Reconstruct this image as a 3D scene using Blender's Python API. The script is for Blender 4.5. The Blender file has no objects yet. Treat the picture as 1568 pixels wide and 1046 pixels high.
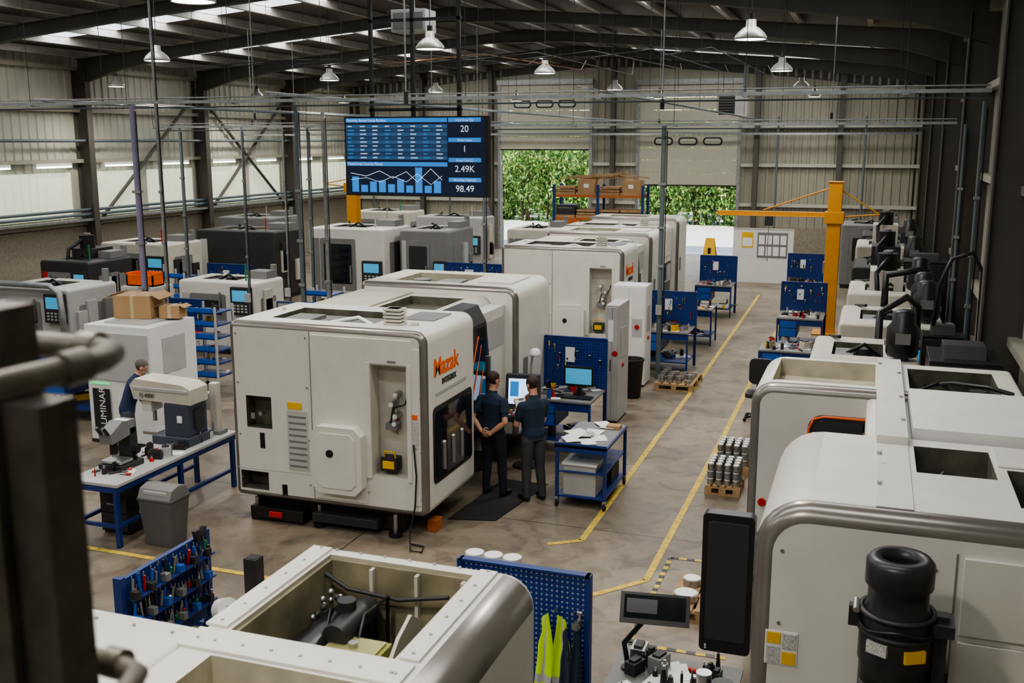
import bpy, math, random, bmesh
from mathutils import Vector, Matrix, Euler
R=random.Random(7)
S=bpy.context.scene; COL=S.collection
# ---------------------------------------------------------------- materials
MC={}
def mat(name,col,rough=.5,metal=0,var=.08,scale=3.0,bump=0,emit=0,trans=0,coat=0):
    if name in MC: return MC[name]
    m=bpy.data.materials.new(name); m.use_nodes=True; nt=m.node_tree; b=nt.nodes["Principled BSDF"]
    b.inputs["Roughness"].default_value=rough; b.inputs["Metallic"].default_value=metal
    c=(*col,1)
    if coat: b.inputs["Coat Weight"].default_value=coat
    if emit:
        b.inputs["Base Color"].default_value=c; b.inputs["Emission Color"].default_value=c; b.inputs["Emission Strength"].default_value=emit
    else:
        tc=nt.nodes.new("ShaderNodeTexCoord"); n=nt.nodes.new("ShaderNodeTexNoise"); n.inputs["Scale"].default_value=scale; n.inputs["Detail"].default_value=5
        r=nt.nodes.new("ShaderNodeValToRGB"); r.color_ramp.elements[0].position=.3; r.color_ramp.elements[1].position=.7
        r.color_ramp.elements[0].color=(*[x*(1-var) for x in col],1); r.color_ramp.elements[1].color=(*[min(1,x*(1+var)) for x in col],1)
        nt.links.new(tc.outputs["Object"],n.inputs["Vector"]); nt.links.new(n.outputs["Fac"],r.inputs["Fac"]); nt.links.new(r.outputs["Color"],b.inputs["Base Color"])
        if bump:
            bp=nt.nodes.new("ShaderNodeBump"); bp.inputs["Strength"].default_value=bump; bp.inputs["Distance"].default_value=.01
            nt.links.new(n.outputs["Fac"],bp.inputs["Height"]); nt.links.new(bp.outputs["Normal"],b.inputs["Normal"])
    MC[name]=m; return m
CREAM=mat("cream_paint",(.66,.645,.595),.38,var=.04)
CREAM2=mat("cream_paint_aged",(.55,.52,.45),.5,var=.1)
TOPC=mat("machine_top_sheet",(.56,.53,.45),.5,var=.1,scale=2)
WHITE=mat("white_paint",(.72,.72,.70),.4,var=.03)
LGREY=mat("light_grey_paint",(.42,.42,.41),.45)
GREY=mat("grey_paint",(.19,.188,.185),.5)
BAND=mat("gunmetal_band",(.25,.23,.21),.28,.6)
DARK=mat("dark_grey_plastic",(.028,.028,.029),.5)
BLACK=mat("black_plastic",(.013,.013,.014),.35)
RUB=mat("black_rubber",(.018,.017,.017),.85)
GLASS=mat("tinted_glass",(.012,.014,.016),.08,coat=.5)
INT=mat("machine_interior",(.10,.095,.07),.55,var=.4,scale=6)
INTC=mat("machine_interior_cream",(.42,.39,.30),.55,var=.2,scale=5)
STEEL=mat("steel",(.45,.45,.44),.3,.9)
GALV=mat("galvanised_steel",(.30,.31,.31),.45,.6,var=.2,scale=8)
PIPE=mat("painted_pipe",(.11,.14,.15),.5)
BLUE=mat("blue_paint",(.012,.035,.17),.4)
BLUE2=mat("bright_blue",(.02,.10,.40),.4)
RED=mat("red_plastic",(.45,.02,.015),.4)
ORANGE=mat("orange_paint",(.8,.14,.02),.4)
ORAD=mat("racking_orange",(.42,.12,.03),.5)
YEL=mat("yellow_paint",(.75,.45,.02),.5)
CRANE=mat("crane_yellow",(.62,.27,.02),.45)
GREEN=mat("green_plastic",(.02,.22,.07),.5)
HIVIS=mat("hivis_fabric",(.55,.85,.03),.8)
PAPER=mat("paper",(.8,.8,.78),.7,var=.03)
CARD=mat("cardboard",(.38,.24,.12),.8)
WOOD=mat("pallet_wood",(.36,.23,.12),.8,var=.25,scale=5)
BRASS=mat("brass_green",(.35,.33,.10),.5,.3)
NAVY=mat("navy_cloth",(.018,.033,.06),.9)
NAVY2=mat("navy_sweater",(.02,.035,.085),.9)
TROU=mat("dark_trousers",(.018,.02,.03),.9)
TROUG=mat("grey_trousers",(.055,.058,.062),.9)
SKIN=mat("skin",(.52,.28,.19),.5,var=.06,scale=20)
HAIR=mat("dark_hair",(.035,.018,.011),.7,var=.5,scale=60,bump=.6)
HAIRG=mat("grey_hair",(.12,.10,.09),.7,var=.4,scale=60,bump=.6)
STEELD=mat("structural_steel",(.08,.072,.062),.6)
PURL=mat("purlin_steel",(.42,.40,.37),.5,.1)
DECK=mat("roof_deck",(.12,.112,.10),.7)
BRICK=mat("blockwork",(.27,.24,.185),.85,var=.15,scale=10,bump=.3)
LABEL=mat("label_print",(.45,.45,.43),.6,var=.5,scale=120)
GLOW=mat("lamp_glow",(1,.96,.87),emit=8)
TUBEL=mat("tube_light",(.95,1,.9),emit=6)
SKYL=mat("skylight_panel",(.9,.95,1),emit=1.5)
SBLUE=mat("screen_blue",(.03,.22,.62),emit=.55)
SDARK=mat("screen_dark",(.01,.017,.04),.2,emit=.4)
SWHITE=mat("screen_text",(.6,.65,.75),emit=.7)
SUI=mat("screen_ui",(.45,.6,.85),emit=1.6)
SBL2=mat("screen_teal",(.05,.30,.5),emit=.6)
def peg(name,col,hole,pitch=.05,r=.22):
    m=bpy.data.materials.new(name); m.use_nodes=True; nt=m.node_tree; b=nt.nodes["Principled BSDF"]; b.inputs["Roughness"].default_value=.4
    N=nt.nodes.new; L=nt.links.new
    tc=N("ShaderNodeTexCoord"); sx=N("ShaderNodeSeparateXYZ"); L(tc.outputs["Object"],sx.inputs[0])
    def mth(op,a,b_=None):
        n=N("ShaderNodeMath"); n.operation=op
        for i,k in enumerate((a,b_)):
            if k is None: continue
            if isinstance(k,(int,float)): n.inputs[i].default_value=k
            else: L(k,n.inputs[i])
        return n.outputs[0]
    u=mth('ADD',sx.outputs[0],sx.outputs[1]); 
    def fr(s): return mth('SUBTRACT',mth('FRACT',mth('DIVIDE',s,pitch)),.5)
    a=fr(u); c=fr(sx.outputs[2])
    d=mth('SQRT',mth('ADD',mth('MULTIPLY',a,a),mth('MULTIPLY',c,c)))
    k=mth('LESS_THAN',d,r)
    mx=N("ShaderNodeMix"); mx.data_type='RGBA'; L(k,mx.inputs["Factor"]); mx.inputs["A"].default_value=(*col,1); mx.inputs["B"].default_value=(*hole,1)
    L(mx.outputs["Result"],b.inputs["Base Color"]); return m
PEG=peg("blue_pegboard",(.012,.04,.2),(.003,.006,.02))
PEGN=peg("blue_perforated_panel",(.012,.035,.18),(.28,.31,.38),.042,.2)
PEGW=peg("grey_pegboard",(.5,.5,.48),(.1,.1,.1))
# ---------------------------------------------------------------- mesh builder
class MB:
    def __init__(s): s.v=[];s.f=[];s.m=[];s.sm=[];s.mats=[]
    def mi(s,m):
        if m not in s.mats: s.mats.append(m)
        return s.mats.index(m)
    def add(s,vs,fs,m,smooth=False,M=None):
        o=len(s.v); k=s.mi(m)
        for p in vs:
            p=Vector(p); s.v.append(M@p if M else p)
        for f in fs: s.f.append([o+i for i in f]); s.m.append(k); s.sm.append(smooth)
    def box(s,x0,x1,y0,y1,z0,z1,m,M=None):
        vs=[(x,y,z) for x in(x0,x1) for y in(y0,y1) for z in(z0,z1)]
        s.add(vs,[(0,1,3,2),(4,6,7,5),(0,4,5,1),(2,3,7,6),(0,2,6,4),(1,5,7,3)],m,False,M)
    def cb(s,c,d,m,rot=(0,0,0)):
        M=Matrix.Translation(c)@Euler([math.radians(a) for a in rot]).to_matrix().to_4x4()
        s.box(-d[0]/2,d[0]/2,-d[1]/2,d[1]/2,-d[2]/2,d[2]/2,m,M)
    def cyl(s,p,q,r,m,n=12,r2=None):
        p=Vector(p);q=Vector(q);r2=r if r2 is None else r2
        d=(q-p).normalized(); a=d.orthogonal().normalized(); b=d.cross(a)
        vs=[];fs=[]
        for c,rr in((p,r),(q,r2)):
            for i in range(n):
                t=2*math.pi*i/n; vs.append(c+a*(rr*math.cos(t))+b*(rr*math.sin(t)))
        s.add(vs,[(i,(i+1)%n,n+(i+1)%n,n+i) for i in range(n)],m,True)
        s.add(vs[:n],[tuple(range(n-1,-1,-1))],m); s.add(vs[n:],[tuple(range(n))],m)
    def tube(s,pts,r,m,n=8):
        pts=[Vector(p) for p in pts]; rs=r if isinstance(r,(list,tuple)) else [r]*len(pts)
        vs=[];up=None
        for i,p in enumerate(pts):
            d=(pts[min(i+1,len(pts)-1)]-pts[max(i-1,0)]).normalized()
            if up is None: up=d.orthogonal().normalized()
            a=(up-d*up.dot(d)).normalized(); up=a; b=d.cross(a)
            for k in range(n):
                t=2*math.pi*k/n; vs.append(p+a*rs[i]*math.cos(t)+b*rs[i]*math.sin(t))
        fs=[(i*n+k,i*n+(k+1)%n,(i+1)*n+(k+1)%n,(i+1)*n+k) for i in range(len(pts)-1) for k in range(n)]
        fs+=[tuple(range(n-1,-1,-1)),tuple(range((len(pts)-1)*n,len(pts)*n))]
        s.add(vs,fs,m,True)
    def lathe(s,c,prof,m,n=20,smooth=True):
        vs=[(c[0]+r*math.cos(2*math.pi*i/n),c[1]+r*math.sin(2*math.pi*i/n),c[2]+z) for r,z in prof for i in range(n)]
        fs=[(j*n+i,j*n+(i+1)%n,(j+1)*n+(i+1)%n,(j+1)*n+i) for j in range(len(prof)-1) for i in range(n)]
        s.add(vs,fs,m,smooth)
    def sph(s,c,r,m,nu=12,nv=8,M=None):
        if not isinstance(r,(tuple,list)): r=(r,r,r)
        vs=[];fs=[]
        for j in range(nv+1):
            ph=math.pi*j/nv
            for i in range(nu):
                t=2*math.pi*i/nu; p=Vector((r[0]*math.sin(ph)*math.cos(t),r[1]*math.sin(ph)*math.sin(t),r[2]*math.cos(ph)))
                if M: p=M@p
                vs.append(Vector(c)+p)
        for j in range(nv):
            for i in range(nu):
                if j==0: fs.append((i,nu+i,nu+(i+1)%nu))
                elif j==nv-1: fs.append((j*nu+i,(j+1)*nu+i,j*nu+(i+1)%nu))
                else: fs.append((j*nu+i,(j+1)*nu+i,(j+1)*nu+(i+1)%nu,j*nu+(i+1)%nu))
        s.add(vs,fs,m,True)
    def prism(s,poly,ax,a0,a1,m):
        n=len(poly)
        def P(u,w,a): return {'x':(a,u,w),'y':(u,a,w),'z':(u,w,a)}[ax]
        vs=[P(u,w,a0) for u,w in poly]+[P(u,w,a1) for u,w in poly]
        fs=[(i,(i+1)%n,n+(i+1)%n,n+i) for i in range(n)]+[tuple(range(n-1,-1,-1)),tuple(range(n,2*n))]
        s.add(vs,fs,m)
    def obj(s,name,parent=None,bevel=0,loc=None,rotz=0):
        me=bpy.data.meshes.new(name); me.from_pydata(s.v,[],s.f)
        for m in s.mats: me.materials.append(m)
        for p,k,q in zip(me.polygons,s.m,s.sm): p.material_index=k; p.use_smooth=q
        me.update()
        bm=bmesh.new(); bm.from_mesh(me); bmesh.ops.recalc_face_normals(bm,faces=bm.faces); bm.to_mesh(me); bm.free()
        o=bpy.data.objects.new(name,me); COL.objects.link(o)
        if parent: o.parent=parent
        if loc: o.location=loc
        o.rotation_euler[2]=math.radians(rotz)
        if bevel:
            b=o.modifiers.new("bevel","BEVEL"); b.width=bevel; b.segments=2; b.limit_method='ANGLE'; b.angle_limit=math.radians(50)
        return o
def empty(name,loc=(0,0,0),rotz=0):
    e=bpy.data.objects.new(name,None); COL.objects.link(e); e.location=loc; e.rotation_euler[2]=math.radians(rotz); e.empty_display_size=.2; return e
def text(body,size,loc,rot,m,parent,name="label_text",ext=.002,al='LEFT',bold=0):
    c=bpy.data.curves.new(name,'FONT'); c.body=body; c.size=size; c.extrude=ext; c.align_x=al; c.materials.append(m); c.offset=bold
    o=bpy.data.objects.new(name,c); COL.objects.link(o); o.location=loc; o.rotation_euler=[math.radians(a) for a in rot]; o.parent=parent; return o
def rr(x0,x1,z0,z1,rad,ins=0,n=6):
    BL,BR,TR,TL=[max(r-ins,.004) for r in rad]
    x0+=ins;x1-=ins;z0+=ins;z1-=ins;pts=[]
    for cx,cz,r,a0 in((x0+BL,z0+BL,BL,180),(x1-BR,z0+BR,BR,270),(x1-TR,z1-TR,TR,0),(x0+TL,z1-TL,TL,90)):
        for i in range(n+1):
            a=math.radians(a0+90*i/n); pts.append((cx+r*math.cos(a),cz+r*math.sin(a)))
    return pts
def shell(x0,x1,y0,y1,z0,z1,rad,ff=.08,fb=0,m=None,band=None,top=None,corner=None):
    """closed rounded-profile box extruded along Y with filleted ends"""
    m=m or CREAM; band=band or m; mb=MB()
    st=[]
    if ff: st+=[(y0+ff*(1-math.cos(math.radians(a))) ,ff*(1-math.sin(math.radians(a))),1) for a in(0,22,45,67,90)]
    else: st+=[(y0,0,0)]
    if fb: st+=[(y1-fb*(1-math.cos(math.radians(a))),fb*(1-math.sin(math.radians(a))),1) for a in(90,67,45,22,0)]
    else: st+=[(y1,0,0)]
    N=None;vs=[]
    for y,ins,_ in st:
        p=rr(x0,x1,z0,z1,rad,ins); N=len(p); vs+=[(u,y,w) for u,w in p]
    mb.v=[Vector(v) for v in vs]
    ib=mb.mi(m); ibd=mb.mi(band); it=mb.mi(top or m); ic=mb.mi(corner or m)
    for j in range(len(st)-1):
        isf=st[j][2] and st[j+1][2] and abs(st[j+1][0]-st[j][0])<.2
        for i in range(N):
            mb.f.append([j*N+i,j*N+(i+1)%N,(j+1)*N+(i+1)%N,(j+1)*N+i])
            cseg=i//7; inarc=(i%7)!=6
            if isf: k=ibd
            elif cseg==2 and not inarc: k=it
            elif cseg in(2,3) and inarc and corner and rad[cseg]>.05: k=ic
            else: k=ib
            mb.m.append(k); mb.sm.append(inarc or isf)
    mb.f.append(list(range(N))); mb.m.append(ib); mb.sm.append(False)
    mb.f.append(list(range((len(st)-1)*N,len(st)*N))[::-1]); mb.m.append(ib); mb.sm.append(False)
    return mb
def cut(o,boxes,m):
    """boolean real openings, then bake"""
    mb=MB()
    for b in boxes: mb.box(*b,m)
    c=mb.obj("cutter"); c.parent=o.parent
    md=o.modifiers.new("b","BOOLEAN"); md.operation='DIFFERENCE'; md.object=c; md.solver='EXACT'
    try: md.material_mode='TRANSFER'
    except: pass
    bpy.context.view_layer.update()
    dg=bpy.context.evaluated_depsgraph_get(); me=bpy.data.meshes.new_from_object(o.evaluated_get(dg))
    o.modifiers.clear(); o.data=me; bpy.data.objects.remove(c)
    return o
def oct_poly(x0,x1,z0,z1,c): return [(x0+c,z0),(x1-c,z0),(x1,z0+c),(x1,z1-c),(x1-c,z1),(x0+c,z1),(x0,z1-c),(x0,z0+c)]
def clutter(mb,x0,x1,y0,y1,z,n,rnd,big=.12,cols=None):
    cols=cols or [DARK,STEEL,LGREY,BLUE2,PAPER,RED,BLACK,GREY,YEL,DARK,STEEL,DARK,DARK,GREY,CREAM2,BLACK]
    for i in range(n):
        x=rnd.uniform(x0,x1);y=rnd.uniform(y0,y1);k=rnd.random();m=rnd.choice(cols);s=rnd.uniform(.3,1)*big
        if k<.35:
            h=rnd.uniform(.03,.16); mb.cyl((x,y,z),(x,y,z+h),s*.3,m,10,s*rnd.uniform(.15,.3)); mb.cyl((x,y,z+h),(x,y,z+h+.03),s*.12,STEEL,8)
        elif k<.6: mb.cb((x,y,z+.006),(s*1.8,s*1.4,.012),PAPER if rnd.random()<.5 else m,(0,0,rnd.uniform(0,90)))
        elif k<.85:
            a=rnd.uniform(0,90);h=rnd.uniform(.04,.15); mb.cb((x,y,z+h/2),(s*1.5,s,h),m,(0,0,a)); mb.cb((x,y,z+h+.01),(s*1.0,s*.6,.02),DARK,(0,0,a))
        else:
            a=rnd.uniform(0,3.14); dx,dy=math.cos(a)*s*1.5,math.sin(a)*s*1.5
            mb.cyl((x-dx,y-dy,z+.015),(x+dx,y+dy,z+.015),.012,m,8); mb.cyl((x+dx*.3,y+dy*.3,z+.015),(x+dx,y+dy,z+.015),.02,RED,8)
def pegtools(mb,u0,u1,z0,z1,w,ax,rnd,n,side=-1):
    for i in range(n):
        u=rnd.uniform(u0,u1);z=rnd.uniform(z0,z1);m=rnd.choice([RED,STEEL,BLACK,STEEL,YEL,BLACK,BLUE2,DARK,DARK])
        P=(lambda a,b,c:(a,w+side*b,c)) if ax=='y' else (lambda a,b,c:(w+side*b,a,c))
        l=rnd.uniform(.06,.16)
        mb.cyl(P(u,.025,z),P(u,.025,z-l*.5),.014,m,7); mb.cyl(P(u,.025,z-l*.5),P(u+rnd.uniform(-.01,.01),.025,z-l),.007,STEEL,6)
        if rnd.random()<.4: mb.cyl(P(u-.02,.03,z),P(u+.02,.03,z),.012,STEEL,7)
# ---------------------------------------------------------------- room
WX0,WX1,WY0,WY1=-24.5,2.0,-3.0,46.0; EZ,AZ=7.75,8.85; AX=-11.3
def floor_mat():
    m=bpy.data.materials.new("concrete_floor"); m.use_nodes=True; nt=m.node_tree; b=nt.nodes["Principled BSDF"]; N=nt.nodes.new; L=nt.links.new
    tc=N("ShaderNodeTexCoord"); n1=N("ShaderNodeTexNoise"); n1.inputs["Scale"].default_value=.55; n1.inputs["Detail"].default_value=10; n1.inputs["Roughness"].default_value=.7; n1.inputs["Distortion"].default_value=.6
    n2=N("ShaderNodeTexNoise"); n2.inputs["Scale"].default_value=14; n2.inputs["Detail"].default_value=6
    n3=N("ShaderNodeTexNoise"); n3.inputs["Scale"].default_value=2.2; n3.inputs["Detail"].default_value=8; n3.inputs["Distortion"].default_value=1.2
    for n in(n1,n2,n3): L(tc.outputs["Object"],n.inputs["Vector"])
    r=N("ShaderNodeValToRGB"); e=r.color_ramp.elements; e[0].position=.33;e[0].color=(.14,.112,.08,1);e[1].position=.68;e[1].color=(.36,.295,.22,1)
    L(n1.outputs["Fac"],r.inputs["Fac"])
    r3=N("ShaderNodeValToRGB"); e=r3.color_ramp.elements; e[0].position=.36;e[0].color=(.55,.53,.51,1);e[1].position=.5;e[1].color=(1,1,1,1); L(n3.outputs["Fac"],r3.inputs["Fac"])
    mx=N("ShaderNodeMix"); mx.data_type='RGBA'; mx.blend_type='MULTIPLY'; mx.inputs["Factor"].default_value=.35
    L(r.outputs["Color"],mx.inputs["A"]);L(n2.outputs["Color"],mx.inputs["B"])
    m3=N("ShaderNodeMix"); m3.data_type='RGBA'; m3.blend_type='MULTIPLY'; m3.inputs["Factor"].default_value=.7
    L(mx.outputs["Result"],m3.inputs["A"]);L(r3.outputs["Color"],m3.inputs["B"])
    br=N("ShaderNodeTexBrick"); br.offset=0; br.inputs["Scale"].default_value=1; br.inputs["Brick Width"].default_value=6; br.inputs["Row Height"].default_value=6.2; br.inputs["Mortar Size"].default_value=.012; br.inputs["Color1"].default_value=br.inputs["Color2"].default_value=(1,1,1,1); br.inputs["Mortar"].default_value=(.35,.33,.3,1)
    L(tc.outputs["Object"],br.inputs["Vector"])
    m2=N("ShaderNodeMix"); m2.data_type='RGBA'; m2.blend_type='MULTIPLY'; m2.inputs["Factor"].default_value=1
    L(m3.outputs["Result"],m2.inputs["A"]);L(br.outputs["Color"],m2.inputs["B"]);L(m2.outputs["Result"],b.inputs["Base Color"])
    rr_=N("ShaderNodeMapRange"); rr_.inputs["To Min"].default_value=.25; rr_.inputs["To Max"].default_value=.6; L(n1.outputs["Fac"],rr_.inputs["Value"]); L(rr_.outputs["Result"],b.inputs["Roughness"])
    return m
mb=MB(); mb.box(WX0-.3,WX1+.3,WY0,WY1+.3,-.2,0,floor_mat()); mb.obj("floor")
CLAD=mat("beige_cladding",(.32,.305,.245),.55,var=.06,scale=1.5)
CLADL=mat("pale_cladding",(.46,.455,.385),.55,var=.06,scale=1.5)
def corr(name,ax,w,a0,a1,zs,m,pitch=.33,dep=.04,sgn=1):
    mb=MB(); n=max(1,int(round((a1-a0)/pitch))); p=(a1-a0)/n; line=[]
    for i in range(n):
        a=a0+i*p
        line+=[(a,0),(a+p*.55,0),(a+p*.65,dep),(a+p*.9,dep)]
    line.append((a1,0)); vs=[]
    for a,d in line:
        for z in zs:
            vs.append((a,w+sgn*d,z) if ax=='y' else (w+sgn*d,a,z))
    mb.add(vs,[(2*i,2*i+2,2*i+3,2*i+1) for i in range(len(line)-1)],m)
    return mb
BRZ=1.35
D1=(-16.55,-12.3,4.63,7.5); D2=(-10.0,-5.7,3.1,7.4)
wb=MB()
for a0,a1 in((WX0,D1[0]),(D1[1],D2[0]),(D2[1],WX1)):
    c=corr("",'y',WY1,a0,a1,(BRZ,8.95),CLAD,sgn=-1); wb.add(c.v,c.f,CLAD)
    wb.box(a0,a1,WY1-.15,WY1+.15,0,BRZ,BRICK)
    for z in(2.2,3.9,5.5,7.0): wb.box(a0,a1,WY1-.2,WY1-.06,z,z+.14,CLADL)
for D in(D1,D2): wb.box(D[0],D[1],WY1,WY1+.1,D[3],8.95,CLAD)
wb.box(WX0,WX1,WY1+.12,WY1+.18,8.2,9.0,CLAD)
for x in(-20.5,-17,-11.2,-4.9,-1.5):
    wb.box(x-.01,x+.01,45.55,45.8,0,8.2,STEELD); wb.box(x-.1,x+.1,45.53,45.56,0,8.2,STEELD); wb.box(x-.1,x+.1,45.78,45.81,0,8.2,STEELD)
wb.cyl((WX0+.3,45.4,5.3),(WX1-.1,45.4,5.3),.05,PIPE)
for x in(-23,-19,-4,-.5): wb.cyl((x,45.4,.5),(x,45.4,6),.05,PIPE)
wb.obj("wall_back")
c=corr("",'x',WX0,WY0,WY1,(BRZ+.9,8.2),CLADL,sgn=1); c.box(WX0-.25,WX0+.1,WY0,WY1,0,BRZ+.9,BRICK)
for z in(2.3,4.3,5.9,7.2): c.box(WX0+.03,WX0+.2,WY0,WY1,z,z+.12,CLAD)
for (ya,za,yb,zb) in((33.6,2,39.8,6.8),(27.4,2,33.6,6.8),(39.8,2,33.6,6.8)): c.cyl((WX0+.2,ya,za),(WX0+.2,yb,zb),.06,STEELD)
for z in(2.65,2.8,5.0): c.cyl((WX0+.35,8,z),(WX0+.35,45.5,z),.05,PIPE)
c.box(WX0+.25,WX0+.5,8,45.5,2.45,2.52,GALV)
c.obj("wall_left")
c=corr("",'x',WX1,WY0,WY1,(BRZ,8.2),CLAD,sgn=-1); c.box(WX1-.1,WX1+.2,WY0,WY1,0,BRZ,BRICK)
for z in(2.3,4.3,5.9): c.box(WX1-.2,WX1-.03,WY0,WY1,z,z+.12,CLAD)
c.obj("wall_right")
mb=MB(); mb.box(WX0,WX1,WY0-.1,WY0,0,8.95,CLAD); mb.obj("wall_front")
WINM=mat("translucent_sheet",(.66,.70,.55),emit=.62)
FR=[46-6.2*i for i in range(0,8)]
for i,(y0,y1) in enumerate([(15.4,20.6),(21.6,26.9),(27.9,30.2),(30.6,33.2),(34.1,36.5),(37,39.3),(40.3,45.4)]):
    c=corr("",'x',WX0+.05,y0,y1,(2.55,4.0),WINM,.33,.03,1); c.obj("window_%d"%(i+1))
for y in(17,23.5,26,29,32,35,38,41,44):
    e=empty("wall_strip_light",(WX0+.25,y,4.22)); m_=MB(); m_.box(-.05,.03,-.75,.75,0,.08,WHITE); m_.cyl((0.03,-.72,-.03),(.03,.72,-.03),.025,TUBEL); m_.obj("batten",e)
def rz(x): return AZ-(AZ-EZ)*abs(x-AX)/((AX-WX0) if x<AX else (WX1-AX))
mb=MB()
vs=[(WX0-.2,WY0,EZ),(AX,WY0,AZ),(WX1+.2,WY0,EZ),(WX0-.2,WY1+.2,EZ),(AX,WY1+.2,AZ),(WX1+.2,WY1+.2,EZ)]
vs+= [(x,y,z+.12) for x,y,z in vs]
mb.add(vs,[(0,1,4,3),(1,2,5,4),(6,9,10,7),(7,10,11,8),(0,3,9,6),(2,8,11,5),(0,6,7,1),(1,7,8,2),(3,4,10,9),(4,5,11,10)],DECK); mb.obj("ceiling")
mb=MB()
for i in range(16):
    x=WX0+.6+i*1.68
    if abs(x-AX)<.3: x+=.3
    z=rz(x)-.02
    mb.box(x-.03,x+.03,WY0,WY1,z-.2,z,PURL); mb.box(x-.03,x+.09,WY0,WY1,z-.215,z-.2,PURL)
mb.obj("roof_purlins")
for y in FR:
    if y<5: continue
    e=empty("portal_frame",(0,y,0)); m_=MB()
    for xa,xb in((WX0+.25,AX),(AX,WX1-.25)):
        def sec(x,h):
            z=rz(x)-.22; return z,z-h
        pts=[]
        xs=[xa+(xb-xa)*t for t in(0,.12,.3,.6,.9,1)]; hs=[.8,.5,.34,.3,.32,.42] if xa<AX-1 else [.42,.32,.3,.34,.5,.8]
        for x,h in zip(xs,hs): pts.append((x,)+sec(x,h))
        for (xA,tA,bA),(xB,tB,bB) in zip(pts,pts[1:]):
            for w,za,zb,zc,zd in((.02,tA,tB,bB,bA),(.09,tA,tB,tB-.025,tA-.025),(.09,bA+.025,bB+.025,bB,bA)):
                m_.prism([(xA,za),(xB,zb),(xB,zc),(xA,zd)],'y',-w,w,STEELD)
    for x,sg in((WX0+.3,1),(WX1-.3,-1)):
        m_.box(x-.25,x+.25,-.012,.012,0,7.3,STEELD); m_.box(x-.26,x-.235,-.12,.12,0,7.3,STEELD); m_.box(x+.235,x+.26,-.12,.12,0,7.3,STEELD); m_.box(x-.3,x+.3,-.18,.18,0,.03,STEELD)
    m_.obj("frame",e)
k=0
for y in [FR[i]-3.1 for i in range(0,8)]:  # row behind the camera is unseen, added for light at the mezzanine
    for xa,xb in((-23,-13),(-9.7,.8)):
        k+=1; m_=MB(); za,zb=rz(xa)-.015,rz(xb)-.015
        m_.add([(xa,y-.5,za),(xb,y-.5,zb),(xb,y+.5,zb),(xa,y+.5,za)],[(0,1,2,3)],SKYL)
        m_.obj("skylight_%d"%k)
        l=bpy.data.lights.new("skylight_daylight",'AREA'); l.shape='RECTANGLE'; l.size=abs(xb-xa); l.size_y=1.0; l.energy=245; l.color=(.98,.98,.97)
        o=bpy.data.objects.new("skylight_daylight",l); COL.objects.link(o); o.location=((xa+xb)/2,y,(za+zb)/2-.03); o.rotation_euler=(0,-math.atan2(zb-za,xb-xa),0)
DOORM=mat("door_panel",(.40,.385,.31),.45,var=.04)
for i,D in enumerate((D1,D2)):
    e=empty("door_%d"%(i+1),(0,45.75,0)); m_=MB(); x0,x1,z0,z1=D
    nr=int(round((z1-z0)/.55)); h=(z1-z0)/nr
    for j in range(nr):
        m_.box(x0,x1,-.03,.03,z0+j*h+.008,z0+(j+1)*h-.008,DOORM)
        for q in range(1,4): m_.box(x0,x1,-.036,-.03,z0+j*h+q*h/4-.01,z0+j*h+q*h/4+.01,DOORM)
    m_.box(x0-.14,x0,-.06,.06,0,z1+.1,GALV); m_.box(x1,x1+.14,-.06,.06,0,z1+.1,GALV); m_.box(x0,x1,-.04,.04,z0-.06,z0,RUB)
    m_.box(x0-.15,x1+.15,-.15,.06,z1,z1+.22,GALV)
    wz=z0+3.5*h
    for q in range(3):
        cx=x0+(x1-x0)*(.25+.25*q); pl=rr(cx-.42,cx+.42,wz-.17,wz+.17,(.15,)*4)
        m_.prism(pl,'y',-.045,-.03,BLACK); m_.prism(rr(cx-.35,cx+.35,wz-.11,wz+.11,(.1,)*4),'y',-.05,-.044,mat("door_window",(.32,.34,.27),emit=.2))
    m_.obj("curtain",e)
# ---------------------------------------------------------------- outside
mb=MB(); mb.box(-60,25,46.4,95,-.25,-.02,mat("yard_concrete",(.55,.54,.52),.8,var=.15)); mb.obj("yard_ground")
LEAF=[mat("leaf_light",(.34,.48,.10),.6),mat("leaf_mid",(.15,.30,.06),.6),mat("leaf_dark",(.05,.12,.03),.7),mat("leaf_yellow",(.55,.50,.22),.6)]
BARK=mat("bark",(.08,.05,.03),.9)
rl=random.Random(3)
def bush(name,cx,cy,w,h,n,depth=1.6,lm=1.0,ls=1.0):
    mb=MB()
    for i in range(5):
        bx=cx+rl.uniform(-w/3,w/3); mb.tube([(bx,cy+.5,-.05),(bx+rl.uniform(-.3,.3),cy+.5,h*.4),(bx+rl.uniform(-.8,.8),cy+.5,h*.85)],[.09,.06,.02],BARK,6)
    blobs=[(cx+rl.uniform(-w/2,w/2),cy+rl.uniform(0,depth),rl.uniform(.3,h),rl.uniform(.6,1.2)) for _ in range(30)]
    for i in range(n):
        b=rl.choice(blobs); t=rl.uniform(0,6.28);ph=math.acos(rl.uniform(-1,1)); r=b[3]*rl.uniform(.75,1.05)
        p=Vector((b[0]+r*math.sin(ph)*math.cos(t),b[1]+r*math.sin(ph)*math.sin(t),max(0,b[2]+r*math.cos(ph))))
        s=rl.uniform(.06,.15)*ls; Mx=Euler((rl.uniform(0,6),rl.uniform(0,6),rl.uniform(0,6))).to_matrix()
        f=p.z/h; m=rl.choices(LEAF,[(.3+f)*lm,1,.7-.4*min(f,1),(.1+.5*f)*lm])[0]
        vs=[p+Mx@Vector(q)*s for q in((-1,0,0),(0,-.5,.1),(1,0,0),(0,.5,.1))]; mb.add(vs,[(0,1,2,3)],m)
    mb.obj(name)
for i in range(9): bush("hedge_bush",-31+i*3.6,62+rl.uniform(-.5,.8),4.4,3.6+rl.uniform(0,.8),5000,lm=.6,ls=1.15)
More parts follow.
